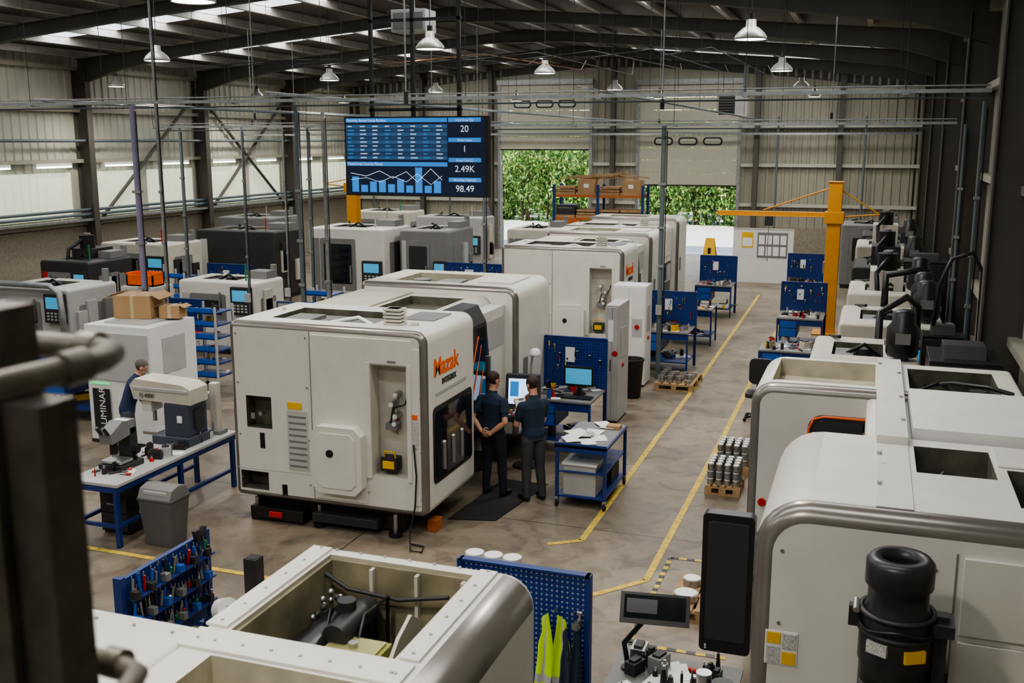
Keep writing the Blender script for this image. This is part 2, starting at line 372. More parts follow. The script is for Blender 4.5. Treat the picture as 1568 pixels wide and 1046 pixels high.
for i in range(7): bush("tree",-33+i*4.4,67,5.5,8.6+rl.uniform(-1,1),5000,2.5,2.0,1.5)
mb=MB(); mb.prism([(-60,74),(20,74),(20,75),(-60,75)],'z',-.1,6.5,mat("far_foliage",(.16,.24,.08),.9,var=.5,scale=2)); mb.obj("tree_line")
# ---------------------------------------------------------------- floor markings
mb=MB()
def fline(pts,w=.085,m=YEL,z=.004):
    for (xa,ya),(xb,yb) in zip(pts,pts[1:]):
        d=Vector((xb-xa,yb-ya)).normalized()*w/2; n=(-d.y,d.x)
        mb.add([(xa+n[0],ya+n[1],z),(xb+n[0],yb+n[1],z),(xb-n[0],yb-n[1],z),(xa-n[0],ya-n[1],z)],[(0,1,2,3)],m)
YL=mat("worn_yellow_line",(.56,.40,.06),.6,var=.35,scale=12)
fline([(-3.62,11.72),(-3.25,11.98),(-3.27,21.6),(-3.4,34.5)],m=YL)
fline([(-2.75,10.42),(-2.22,11.05),(-2.2,17.5),(-2.3,36)],m=YL)
fline([(-9.6,9.72),(-6.2,9.66)],m=YL); fline([(-12,11.5),(-9.6,9.72)],m=YL)
mb.obj("floor_line_marking")
mb=MB()
def haz(xa,ya,xb,yb):
    n=int(math.hypot(xb-xa,yb-ya)/.09)
    for i in range(n):
        a,b=i/n,(i+1)/n; fline([(xa+(xb-xa)*a,ya+(yb-ya)*a),(xa+(xb-xa)*b,ya+(yb-ya)*b)],.06,YL if i%2 else BLACK,.005)
haz(-2.07,9.5,-2.07,11.8);haz(-2.07,11.8,-1.1,11.85);haz(-2.07,9.5,-1.1,9.5)
mb.obj("hazard_tape_marking")
# ---------------------------------------------------------------- turning centre
def lathe(ox,oy,sy=1,logo=True):
    e=empty("cnc_turning_centre",(ox,oy,0)); e.scale=(1,sy,1); rnd=random.Random(int(oy*10))
    p=MB(); p.box(.15,2.35,.25,5.2,.02,.36,DARK)
    for x in(.25,1.2,2.3):
        for y in(.12,1.6,3,4.6): p.cyl((x,y,0),(x,y,.06),.09,BLACK); p.cyl((x,y,.05),(x,y,.3),.03,STEEL)
    p.box(.2,1.0,.02,.25,.04,.2,BLACK); p.box(1.15,2.1,.0,.25,.1,.22,DARK); p.box(.5,.7,-.01,.02,.08,.16,RED); p.box(2.62,2.75,.4,.6,.0,.16,ORAD); p.obj("plinth",e,.01)
    s=shell(0,2.81,0,1.62,.34,2.72,(.08,.12,.16,.1),.08,.03,CREAM,BAND,CREAM); o=s.obj("front_section",e)
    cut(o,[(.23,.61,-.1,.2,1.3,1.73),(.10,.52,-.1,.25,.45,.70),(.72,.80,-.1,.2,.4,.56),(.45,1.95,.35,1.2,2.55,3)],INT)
    cut(o,[(2.06,2.56,-.1,.24,.83,2.27)],CREAM2)
    d=MB()
    d.box(1.24,1.98,-.025,.0,.45,2.6,CREAM); d.box(2.62,2.72,-.02,0,.5,2.5,CREAM); d.box(1.98,2.62,-.02,0,2.29,2.6,CREAM)
    d.box(1.98,2.06,-.03,0,.8,2.3,CREAM); d.box(2.56,2.62,-.03,0,.8,2.3,CREAM)
    d.prism(oct_poly(1.27,1.98,.58,1.46,.1),'y',-.17,-.02,CREAM); d.prism(oct_poly(1.35,1.90,.66,1.38,.07),'y',-.185,-.17,CREAM)
    d.cyl((1.55,-.2,1.12),(1.55,-.18,1.12),.05,BLACK,16)
    d.box(.42,.49,-.008,0,1.03,1.24,BLACK); d.box(.84,1.14,-.008,0,.78,1.58,LABEL); d.box(.85,1.06,-.008,0,1.6,1.69,YEL)
    for q in range(9): d.box(.86,1.12,-.01,-.007,.82+q*.083,.85+q*.083,GREY)
    d.box(.30,.36,-.01,.0,1.42,1.5,STEEL); d.cyl((.45,.05,1.5),(.45,-.02,1.5),.03,STEEL)
    d.box(2.3,2.42,-.022,-.018,2.31,2.34,GREY); d.box(2.63,2.71,-.03,-.02,1.25,1.6,LABEL); d.box(2.63,2.7,-.03,-.02,1.62,1.68,ORANGE)
    # thin panel seams
    d.box(1.2,1.21,-.004,.002,.4,2.64,GREY); d.box(.02,1.2,-.003,.002,.73,.738,LGREY)
    for z in(1.75,1.6,1.5,1.88):
        x=2.15+rnd.uniform(0,.28); d.cyl((x,.24,z),(x,.10,z),.038,STEEL,14); d.cyl((x,.10,z),(x,.085,z),.03,WHITE,14); d.cyl((x,.18,z),(x,.18,z-.15),.012,RED if z==1.6 else GREY)
    d.box(2.2,2.36,.1,.23,1.42,1.5,GREY); d.tube([(2.25,.15,1.5),(2.3,.12,1.7),(2.45,.15,1.75),(2.5,.2,1.9)],.012,BLACK)
    d.box(2.14,2.36,.06,.22,.88,1.06,DARK); d.box(2.17,2.33,.05,.06,.92,1.02,YEL); d.tube([(2.17,.1,1.06),(2.18,.1,1.13),(2.32,.1,1.13),(2.33,.1,1.06)],.012,YEL)
    d.tube([(2.65,-.04,1.3),(2.69,-.06,.9),(2.66,-.05,.5),(2.6,-.1,.15),(2.7,-.3,.02),(2.85,-.3,.02),(2.8,-.12,.02),(2.62,-.1,.02)],.012,RUB)
    for x in(.12,1.15,2.0,2.74):
        for z in(.6,1.2,1.9,2.55): d.cyl((x,-.012,z),(x,.01,z),.012,STEEL,8)
    d.obj("front_panel_details",e,.006)
    t=MB(); t.box(.47,1.93,.37,1.18,2.55,2.58,BLACK)
    for i in range(9): t.cb((1.2,.42+i*.09,2.62),(1.4,.05,.02),GREY,(30,0,0))
    t.box(.5,.9,.5,1.0,2.58,2.68,GREY); t.tube([(1.2,.5,2.66),(1.5,.8,2.7),(1.8,.6,2.65)],.03,PAPER)
    for i in range(5): t.box(2.1,2.34,.3,.5,2.72+i*.045,2.75+i*.045,CREAM2)
    t.box(2.13,2.31,.32,.48,2.7,2.93,GREY)
    t.cyl((2.5,.4,2.71),(2.5,.4,2.76),.05,CREAM2); t.cyl((.3,.9,2.7),(.3,.9,2.76),.03,CREAM2)
    t.box(2.15,2.6,.75,1.35,2.715,2.735,GREY)
    t.obj("top_vents",e,.005)
    w=MB(); X=2.81
    w.prism([(a,b) for a,b in rr(.2,1.5,.72,1.72,(.08,)*4)],'x',X,X+.012,BLACK); w.prism(rr(.26,1.44,.78,1.66,(.06,)*4),'x',X+.012,X+.018,GLASS)
    for y in(.5,.8,1.1): w.cyl((X+.02,y,.85),(X+.02,y,1.2),.03,GREY,10); w.sph((X+.02,y,1.2),.035,STEEL)
    w.box(X,X+.01,.3,1.3,1.86,1.9,LGREY)
    w.obj("side_window",e)
    if logo:
        text("Mazak",.32,(X+.004,.24,2.11),(90,0,90),ORANGE,e,bold=.008); text("INTEGREX",.10,(X+.004,.5,1.97),(90,0,90),DARK,e,bold=.004)
    s=shell(0,2.3,1.6,3.75,.34,2.62,(.05,.1,.2,.05),0,0,CREAM,CREAM,TOPC); o=s.obj("middle_body",e)
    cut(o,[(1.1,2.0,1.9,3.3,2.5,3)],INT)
    g=MB()
    pr=[(2.2,.5),(2.56,.62),(2.62,1.2),(2.62,1.9),(2.58,2.4),(2.45,2.64),(2.2,2.66)]
    g.prism(pr,'y',1.64,2.72,DARK)
    gp=[(2.575,.72),(2.632,1.2),(2.632,1.9),(2.60,2.36),(2.58,2.36),(2.61,1.9),(2.61,1.2),(2.56,.72)]
    g.prism(gp,'y',1.72,2.62,GLASS)
    g.box(2.60,2.67,2.62,2.67,1.1,1.9,STEEL)
    for a,b in(((1.8,1.5),(2.3,2.25)),((1.95,1.3),(2.4,2.1)),((2.2,1.2),(2.55,1.95))):
        g.tube([(2.635,a[0],a[1]),(2.635,(a[0]+b[0])/2,(a[1]+b[1])/2+.03),(2.615,b[0],b[1])],.01,ORANGE,6)
    g.box(2.2,2.52,2.74,3.7,.4,2.5,CREAM); g.box(2.52,2.53,2.85,3.6,1.9,2.35,LGREY); g.obj("sliding_door",e,.01)
    s=shell(0,2.72,3.7,5.4,.34,2.76,(.05,.1,.2,.08),.08,.05,CREAM,BAND,TOPC); o=s.obj("rear_section",e)
    cut(o,[(.5,1.7,4.0,5.0,2.6,3.2)],INTC)
    r=MB(); r.box(.55,1.65,4.05,4.95,2.58,2.62,DARK)
    r.cyl((.8,4.4,2.6),(.8,4.4,2.74),.15,GREY,16); r.box(1.1,1.5,4.2,4.7,2.6,2.72,GREY); r.box(1.9,2.5,4.1,5,2.76,2.785,CREAM)
    r.box(2.0,2.5,3.685,3.7,.6,2.5,CREAM); r.box(2.72,2.735,4.0,4.2,1.2,1.6,GREY)
    r.box(.1,1.0,1.75,3.6,2.625,2.645,TOPC)
    r.obj("rear_details",e,.005)
    return e
lathe(-7.85,11.21); lathe(-7.82,21.6,.93); lathe(-8.1,27.4,.78,False)
def pendant(x,y,rz_=0,face=SUI):
    e=empty("machine_control_panel",(x,y,0),rz_); m_=MB()
    m_.prism([(-.28,.86),(-.28,.95),(-.02,1.02),(.06,1.52),(.16,1.52),(.2,.86)],'x',-.26,.26,DARK)
    m_.add([(-.21,-.025,1.08),(.21,-.025,1.08),(.21,.037,1.46),(-.21,.037,1.46)],[(0,1,2,3)],face)
    m_.add([(-.18,-.03,1.2),(-.05,-.03,1.2),(-.05,.02,1.42),(-.18,.02,1.42)],[(0,1,2,3)],SBLUE)
    for i in range(8):
        for j in range(3): m_.cb((-.2+i*.055,-.24+j*.07,.965+j*.018),(.035,.04,.02),[WHITE,LGREY,RED,YEL][(i*j+i)%4],(15,0,0))
    m_.cyl((.0,.15,.86),(.0,.3,.4),.05,CREAM2); m_.cyl((0,.3,.4),(0,.3,0.0),.06,DARK); m_.cyl((0,.3,0),(0,.3,.03),.2,DARK,16)
    m_.obj("console",e,.01); return e
pendant(-4.86,14.35,8)
e=empty("inspection_lamp",(-4.86,14.98,0)); m_=MB(); m_.tube([(-.1,.1,0),(-.1,.1,1.5),(-.05,.05,1.72),(0,-.02,1.78)],.02,LGREY); m_.cyl((-.1,.1,0),(-.1,.1,.03),.15,DARK,16); m_.lathe((0,0,1.73),[(.02,.1),(.07,.07),(.1,.0),(.095,-.02),(.06,-.03),(0,-.03)],WHITE); m_.obj("lamp_body",e)
# ---------------------------------------------------------------- right hand machine
e=empty("cnc_machining_centre",(0,0,0)); XR=1.40
s=shell(-.6,XR,6.5,8.3,.3,2.72,(.1,.05,.05,.34),.12,0,CREAM,BAND,CREAM); o=s.obj("near_section",e)
cut(o,[(.40,.92,7.45,8.12,2.0,3),(1.0,1.36,6.9,7.7,2.2,3)],INT)
s=shell(.05,XR,8.3,9.8,.3,2.66,(.05,)*4,0,0,CREAM,CREAM,WHITE); o=s.obj("middle_section",e)
s=shell(-1.0,XR,9.8,11.15,.3,2.74,(.1,.05,.05,.22),.09,.05,CREAM,BAND,CREAM); o=s.obj("far_section",e)
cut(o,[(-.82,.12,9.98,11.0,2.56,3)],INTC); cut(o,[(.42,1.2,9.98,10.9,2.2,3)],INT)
d=MB()
d.box(.05,XR,6.5,11.1,.0,.3,DARK)
d.box(.13,.36,8.1,11.1,2.72,2.79,CREAM); d.box(.13,.36,6.62,8.12,2.722,2.73,CREAM)
d.box(.4,XR-.03,8.35,9.75,2.66,2.80,WHITE); d.box(.95,1.38,7.75,8.25,2.722,2.735,CREAM)
for x,y in((.15,6.9),(.15,7.6),(.33,8.6),(.33,9.4),(.33,10.4),(.16,10.8)): d.cyl((x,y,2.78),(x,y,2.805),.018,STEEL,8)
for x in(.62,): d.box(x-.006,x+.006,6.492,6.5,.5,2.52,GREY)
d.box(.66,1.38,6.47,6.5,.6,1.95,CREAM); d.box(.66,1.38,6.47,6.5,2.0,2.5,CREAM)
d.box(-.50,-.29,6.493,6.5,1.60,1.84,WHITE); d.box(-.49,-.40,6.488,6.494,1.75,1.83,YEL);d.box(-.39,-.30,6.488,6.494,1.61,1.70,YEL); d.box(-.49,-.40,6.488,6.494,1.61,1.73,LABEL); d.box(-.39,-.30,6.488,6.494,1.72,1.83,LABEL)
for z in(.9,1.4,1.9,2.4):
    for x in(-.42,.5): d.cyl((x,6.485,z),(x,6.5,z),.012,STEEL,8)
for i in range(5): d.cyl((.46+i*.1,7.6,2.05),(.46+i*.1,7.6,2.4+.1*math.sin(i)),.03,STEEL if i%2 else DARK)
d.box(.42,.7,7.75,8.0,2.0,2.5,GREY); d.tube([(.45,7.6,2.5),(.6,7.8,2.62),(.75,7.8,2.5),(.88,7.6,2.3)],.02,BLACK); d.cyl((.8,7.85,2.1),(.8,7.85,2.55),.07,STEEL,16)
d.box(.5,.9,10.2,10.6,2.2,2.6,GREY); d.tube([(.5,10.3,2.65),(.7,10.5,2.7),(1,10.2,2.6)],.02,BLACK); d.cyl((1.05,10.5,2.2),(1.05,10.5,2.65),.08,DARK,14)
d.tube([(.6,10.8,2.6),(.8,10.3,2.75),(1.1,10.1,2.78),(1.3,10.0,2.75)],.02,BLACK)
d.prism(rr(8.4,9.7,.8,2.4,(.15,)*4),'x',.03,.055,GLASS)
wp=rr(-.46,.10,1.5,2.47,(.05,.05,.02,.14)); d.prism(wp,'y',9.775,9.8,DARK); d.tube([(-.45,9.77,1.6),(-.45,9.77,2.33),(-.41,9.77,2.43),(-.32,9.77,2.46),(.1,9.77,2.46)],.012,ORANGE)
d.prism(rr(-.42,.08,1.5,2.42,(.03,.03,.02,.1)),'y',9.765,9.776,GLASS)
d.cyl((-.85,9.78,1.55),(-.85,9.8,1.55),.04,RED,12); d.box(-.98,-.7,9.785,9.8,1.2,1.25,STEEL)
d.obj("details",e,.006)
e=empty("operator_display_panel",(-.86,7.35,0)); m_=MB()
m_.prism(rr(-.19,.19,1.2,2.3,(.04,)*4),'y',-.05,.06,BLACK); m_.prism(rr(-.15,.15,1.3,2.24,(.02,)*4),'y',-.058,-.05,DARK); m_.cyl((0,.06,1.7),(.0,.25,1.7),.03,DARK); m_.cyl((0,.25,1.7),(.24,.25,1.7),.03,DARK)
for z in(1.25,1.23): m_.cyl((-.14,-.06,z),(-.14,-.05,z),.008,LGREY)
for z in(1.4,2.1): m_.box(-.195,-.175,-.03,.03,z,z+.05,STEEL)
m_.obj("panel_body",e,.008)
e=empty("mist_extractor",(.27,5.85,0)); m_=MB()
MBK=mat("extractor_black",(.024,.024,.026),.35)
m_.lathe((0,0,1.97),[(0,0),(.19,0),(.19,.1),(.20,.12),(.20,.3),(.19,.32),(.19,.42),(.165,.46),(.165,.56),(.185,.58),(.185,.71),(.16,.74),(.11,.74),(.105,.68),(.09,.5),(0,.5)],MBK,40)
m_.lathe((0,0,1.25),[(0,0),(.12,0),(.15,.1),(.17,.3),(.19,.5),(.19,.72),(0,.72)],MBK,24)
for z in(2.28,2.39): m_.lathe((0,0,z),[(.19,-.012),(.21,-.012),(.215,0),(.21,.012),(.19,.012)],DARK,28)
m_.tube([(.2*math.cos(a),.2*math.sin(a)-.03,2.33+.02*math.sin(3*a)) for a in [math.pi+i*.26 for i in range(13)]],.01,BLACK)
m_.cb((.1,-.175,2.2),(.12,.02,.07),YEL,(0,0,28)); m_.cb((-.1,-.175,2.22),(.12,.02,.07),LABEL,(0,0,-28)); m_.box(.2,.27,-.04,.04,1.2,2.4,DARK); m_.box(.18,.3,-.1,.1,2.3,2.37,DARK)
m_.box(-.02,.3,.1,.62,1.9,2.0,DARK); m_.box(.0,.28,.1,.62,1.4,1.5,DARK); m_.box(-.26,-.19,-.03,.03,2.27,2.39,DARK); m_.cyl((-.22,-.08,2.39),(-.22,.0,2.42),.02,STEEL)
m_.cyl((.24,0,0),(.24,0,1.3),.04,DARK); m_.cyl((.24,0,0),(.24,0,.03),.2,DARK)
m_.obj("canister",e)
# ---------------------------------------------------------------- foreground machine with the open top
e=empty("cnc_machine_housing",(0,0,0))
s=shell(-2.9,-1.58,2.4,4.91,.3,2.72,(.05,.1,.17,.03),.0,.05,CREAM,CREAM,CREAM,BAND); o=s.obj("right_housing",e)
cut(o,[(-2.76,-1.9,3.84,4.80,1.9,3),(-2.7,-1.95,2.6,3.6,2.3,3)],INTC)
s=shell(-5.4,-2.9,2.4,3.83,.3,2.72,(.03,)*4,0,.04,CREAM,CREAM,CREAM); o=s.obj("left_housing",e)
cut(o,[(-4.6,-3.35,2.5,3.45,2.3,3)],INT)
d=MB(); d.box(-5.3,-1.7,2.5,3.8,0,.3,DARK)
d.box(-2.9,-2.78,3.84,4.86,2.72,2.735,CREAM); d.box(-1.88,-1.78,3.84,4.86,2.72,2.735,CREAM); d.box(-2.9,-1.78,3.62,3.8,2.72,2.735,CREAM)
for i in range(7):
    d.cyl((-2.84,3.7+i*.19,2.735),(-2.84,3.7+i*.19,2.742),.009,STEEL,8); d.cyl((-1.83,3.7+i*.19,2.735),(-1.83,3.7+i*.19,2.742),.009,STEEL,8)
    d.cyl((-2.75+i*.15,4.86,2.72),(-2.75+i*.15,4.86,2.73),.009,STEEL,8); d.cyl((-2.75+i*.15,3.7,2.735),(-2.75+i*.15,3.7,2.742),.009,STEEL,8)
    d.cyl((-3.0-i*.22,3.72,2.72),(-3.0-i*.22,3.72,2.73),.009,STEEL,8)
OILY=mat("oily_panel",(.24,.215,.14),.5,var=.4,scale=4)
for i in range(3): d.box(-2.76+.27*(i+1),-2.74+.27*(i+1),4.74,4.78,1.95,2.69,CREAM2)
d.box(-2.76,-1.9,4.78,4.8,1.95,2.7,OILY); d.box(-1.92,-1.9,3.86,4.78,1.95,2.7,OILY); d.box(-2.76,-2.74,3.86,4.78,1.95,2.7,OILY); d.box(-2.76,-1.9,3.86,4.78,1.9,1.92,DARK)
d.box(-2.73,-2.45,4.2,4.70,1.92,2.36,BLACK); d.cyl((-2.6,4.12,2.40),(-2.6,4.6,2.40),.12,BLACK,20); d.cyl((-2.6,4.08,2.40),(-2.6,4.12,2.40),.06,STEEL,20); d.cyl((-2.47,4.3,2.5),(-2.47,4.68,2.5),.07,DARK,16); d.cyl((-2.5,4.5,2.5),(-2.5,4.5,2.62),.05,DARK,14)
for a in range(10): d.cb((-2.6+.11*math.cos(a*.63),4.1,2.40+.11*math.sin(a*.63)),(.02,.04,.02),STEEL,(0,a*36,0))
d.box(-2.52,-2.2,4.12,4.42,2.1,2.46,BRASS); d.box(-2.50,-2.22,4.14,4.40,2.46,2.475,mat("brass_lid",(.42,.40,.18),.4,.3)); d.cyl((-2.36,4.3,2.475),(-2.36,4.3,2.5),.025,STEEL); d.box(-2.52,-2.2,4.42,4.46,2.1,2.4,GREY); d.box(-2.45,-2.25,4.15,4.38,1.92,2.1,DARK)
d.prism([(4.1,1.95),(4.72,1.95),(4.72,2.3),(4.6,2.52),(4.45,2.62),(4.3,2.56),(4.1,2.4)],'x',-2.12,-2.10,CREAM2)
for i in range(5): d.tube([(-2.65+.07*i,4.7,2.0),(-2.68+.08*i,4.7,2.45+.03*i),(-2.6+.05*i,4.5,2.55),(-2.5+.04*i,4.2,2.4-.02*i)],.011,BLACK)
d.tube([(-2.74,4.7,2.65),(-2.6,4.70,2.58),(-2.3,4.72,2.55),(-2.0,4.7,2.62)],.012,DARK)
for i in range(20): d.sph((-2.70+.2*R.random(),4.45+.25*R.random(),2.48+.12*R.random()),.018,STEEL if i%2 else DARK,8,6)
d.prism([(3.86,.0),(4.32,.0),(4.32,2.38),(4.25,2.44),(3.86,2.5)],'x',-5.4,-3.0,DARK)
d.obj("details",e,.005)
# ---------------------------------------------------------------- benches
def toolbench(x0,x1,y0,y1,seed,board=True,h=.88,bh=1.75,name="tool_workbench",screen=False,peg_m=None,nt=16,bx0=None):
    rnd=random.Random(seed); e=empty(name,((x0+x1)/2,(y0+y1)/2,0)); w=(x1-x0)/2; d=(y1-y0)/2; m_=MB()
    for sx in(-1,1):
        for sy in(-1,1): m_.box(sx*w-.04*(sx>0)-0,sx*w+.04*(sx<0),sy*d-.04*(sy>0),sy*d+.04*(sy<0),0,h,BLUE)
    m_.box(-w,w,-d,d,h,h+.035,GREY); m_.box(-w+.02,w-.02,-d+.03,-d+.05,h-.14,h,BLUE); m_.box(-w+.03,w-.03,-d+.04,d-.04,.22,.25,BLUE)
    m_.box(-w*.9,-w*.1,-d+.04,d*.6,h-.42,h-.02,BLUE); m_.box(-w*.85,-w*.15,-d+.025,-d+.04,h-.2,h-.04,BLUE2); m_.box(-w*.85,-w*.15,-d+.025,-d+.04,h-.4,h-.22,BLUE2)
    clutter(m_,-w+.1,w-.1,-d+.1,d-.1,h+.035,int(26*w*2),rnd,.14); clutter(m_,-w+.1,w-.1,-d+.1,d-.1,.25,9,rnd,.25)
    m_.obj("bench",e,.004)
    if board:
        b=MB(); bw=-w if bx0 is None else bx0; b.box(bw,w,d-.03,d,h+.04,bh,peg_m or PEG); b.box(bw-.02,bw+.01,d-.04,d+.01,0,bh+.02,BLUE); b.box(w-.01,w+.02,d-.04,d+.01,0,bh+.02,BLUE); b.box(bw,w,d-.04,d+.01,bh,bh+.03,BLUE)
        pegtools(b,bw+.08,w-.08,h+.3,bh-.06,d-.03,'y',rnd,int(nt*w*2)); b.box(-w*.3,w*.0,d-.06,d-.035,bh-.4,bh-.15,PAPER)
        b.obj("pegboard",e)
    if screen:
        s_=MB(); s_.box(-.05,.45,-.02,.02,h+.18,h+.5,BLACK); s_.box(-.02,.42,-.025,-.02,h+.21,h+.47,SBL2); s_.cyl((.2,.02,h+.04),(.2,.02,h+.3),.03,BLACK); s_.cyl((.2,.02,h+.03),(.2,.02,h+.05),.12,BLACK); s_.box(-.1,.5,-.35,-.18,h+.04,h+.065,BLACK)
        s_.obj("monitor",e,.004)
    return e
toolbench(-5.12,-4.05,15.35,16.35,1,screen=True)
toolbench(-4.7,-3.62,21.9,22.9,2,bh=1.65); toolbench(-4.75,-3.7,29.6,30.6,3,bh=1.65); toolbench(-4.7,-3.6,25.2,26.1,4,board=False)
toolbench(-2.0,-.95,24.6,25.8,5,bh=1.6); toolbench(-2.3,-1.3,30.5,31.5,6,bh=1.7); toolbench(-2.0,-.9,20.6,21.5,66,board=False)
def cabinet(x0,x1,y0,y1,h,m=WHITE,name="tall_cabinet"):
    e=empty(name,((x0+x1)/2,(y0+y1)/2,0)); w=(x1-x0)/2;d=(y1-y0)/2;m_=MB()
    m_.box(-w,w,-d,d,.05,h,m); m_.box(-w+.02,w-.02,-d+.02,d-.02,0,.05,DARK); m_.box(-w+.02,-.004,-d-.012,-d,.08,h-.03,m); m_.box(.004,w-.02,-d-.012,-d,.08,h-.03,m)
    m_.box(-.03,-.015,-d-.03,-d-.01,h*.45,h*.55,DARK); m_.box(w,w+.01,-d*.6,d*.4,h*.55,h*.8,LGREY); m_.cyl((w,-d*.2,h*.48),(w+.03,-d*.2,h*.48),.035,RED)
    m_.cyl((w*.5,-d-.03,h*.6),(w*.5,-d-.01,h*.6),.05,RED); m_.box(w*.2,w*.8,-d-.016,-d-.011,h*.5,h*.68,LGREY)
    m_.box(-w*.6,w*.2,-d-.016,-d-.012,h*.7,h*.88,PAPER); m_.obj("cabinet_body",e,.008); return e
cabinet(-4.36,-4.12,17.5,18.3,2.15,LGREY); cabinet(-4.95,-4.25,20.4,21.0,2.1,WHITE)
e=empty("tool_trolley",(-3.58,13.7,0)); m_=MB(); w,d=.34,.6
for sx in(-1,1):
    for sy in(-1,1):
        x,y=sx*w,sy*d; m_.box(x-.022,x+.022,y-.022,y+.022,.13,.9,BLUE); m_.cyl((x-.015,y,.06),(x+.015,y,.06),.06,RUB,14); m_.box(x-.025,x+.025,y-.03,y+.03,.07,.14,STEEL)
m_.box(-w,w,-d,d,.14,.17,BLUE); m_.box(-w,w,-d,d,.5,.52,BLUE); m_.box(-w-.03,w+.03,-d-.03,d+.03,.86,.9,BLUE); m_.box(-w-.01,w+.01,-d-.01,d+.01,.9,.905,GREY)
m_.box(-w-.03,w+.03,-d-.03,-d-.01,.8,.93,BLUE); m_.box(-.26,.2,-.56,-.1,.17,.62,LGREY); m_.box(-.28,.22,-.58,-.08,.6,.63,WHITE)
for i in range(9): m_.cb((R.uniform(-.24,.2),R.uniform(-.5,.5),.91+.004*i),(.21,.29,.004),PAPER,(0,0,R.uniform(-60,60)))
m_.cb((.22,.4,.93),(.2,.16,.05),CARD); m_.cb((0,-.1,.96),(.1,.16,.06),WHITE,(0,0,20)); m_.box(-.2,.28,.05,.5,.17,.4,DARK); m_.obj("cart",e,.004)
def bin_(name,x,y,r,h,m,sq=False):
    e=empty(name,(x,y,0)); m_=MB()
    if sq:
        for (a,z0,z1,b) in((r*.8,.0,h*.8,r),(r*1.06,h*.8,h*.84,r*1.06)):
            v=[(sx*k,sy*k*.8,z) for k,z in((a,z0),(b,z1)) for sx,sy in((-1,-1),(1,-1),(1,1),(-1,1))]
            m_.add(v,[(0,1,5,4),(1,2,6,5),(2,3,7,6),(3,0,4,7),(3,2,1,0),(4,5,6,7)],m)
        m_.prism([(-r*.84,h*.84),(r*.84,h*.84),(r*.6,h*1.0),(0,h*1.05),(-r*.6,h*1.0)],'x',-r*1.0,r*1.0,GREY); m_.box(-r*.7,r*.7,-r*.72,-r*.6,h*.86,h*.97,LGREY)
    else: m_.lathe((0,0,0),[(0,.01),(r*.78,.01),(r*.98,h*.94),(r*1.06,h*.95),(r*1.06,h),(r*.95,h),(r*.78,.06),(0,.06)],m,24)
    m_.obj("body",e,.006)
bin_("waste_bin",-4.33,19.55,.24,.78,BLACK); bin_("swing_lid_bin",-8.22,10.2,.24,.74,mat("bin_grey",(.11,.11,.108),.5),True)
mb=MB(); mb.prism([(-5.15,12.1),(-4.52,12.25),(-4.3,13.9),(-5.0,13.9)],'z',.002,.016,RUB); mb.obj("anti_fatigue_mat",bevel=.004)
def pallet(x,y,w=.8,d=1.1,kind=0,rot=0):
    e=empty("loaded_pallet",(x,y,0),rot); m_=MB()
    for i in range(5): m_.box(-w/2+i*w/5+.01,-w/2+(i+1)*w/5-.02,-d/2,d/2,.12,.14,WOOD)
    for yy in(-d/2,-.05,d/2-.1):
        m_.box(-w/2,w/2,yy,yy+.1,.1,.12,WOOD)
        for xx in(-w/2,-.05,w/2-.1): m_.box(xx,xx+.1,yy,yy+.1,.02,.1,WOOD)
        m_.box(-w/2,w/2,yy,yy+.1,0,.02,WOOD)
    rn=random.Random(int(x*100))
    if kind==0:
        for i in range(4):
            for j in range(5):
                z=.14
                for q in range(rn.randint(1,2)): m_.cyl((-w/2+.12+i*.18,-d/2+.15+j*.19,z),(-w/2+.12+i*.18,-d/2+.15+j*.19,z+.07),.07,STEEL,14); z+=.075
    elif kind==1:
        for i in range(4):
            for j in range(4):
                for q in range(3): 
                    zz=.14+q*.11; cx,cy=-w/2+.07+i*.12,-d/2+.07+j*.13
                    m_.cyl((cx,cy,zz),(cx,cy,zz+.085),.05,GREY if q%2 else STEEL,6); m_.cyl((cx,cy,zz+.085),(cx,cy,zz+.1),.045,WHITE,6)
    else:
        for px,py,r in((-.2,-.2,.13),(.12,-.25,.12),(.1,.15,.14),(-.2,.2,.1),(.33,-.1,.1)): m_.cyl((px,py,.14),(px,py,.22),r,STEEL,24); m_.cyl((px,py,.22),(px,py,.23),r*.9,PAPER,24)
    m_.obj("pallet",e)
pallet(-3.62,20.9,.8,1.2,0); pallet(-1.8,14.55,.5,.58,1); pallet(-1.8,15.55,.5,.58,1); pallet(-1.45,10.6,.75,.9,2)
e=empty("office_chair",(-1.75,18.6,0)); m_=MB()
for i in range(5):
    a=i*1.257; m_.cyl((0,0,.1),(.28*math.cos(a),.28*math.sin(a),.07),.02,BLACK); m_.sph((.28*math.cos(a),.28*math.sin(a),.035),.035,BLACK)
m_.cyl((0,0,.1),(0,0,.45),.03,BLACK); m_.prism(rr(-.24,.24,-.22,.22,(.08,)*4),'z',.45,.53,DARK); m_.prism(rr(-.22,.22,.62,1.1,(.1,)*4),'y',.2,.26,DARK); m_.box(-.03,.03,.2,.25,.48,.7,BLACK); m_.obj("chair_body",e,.01)
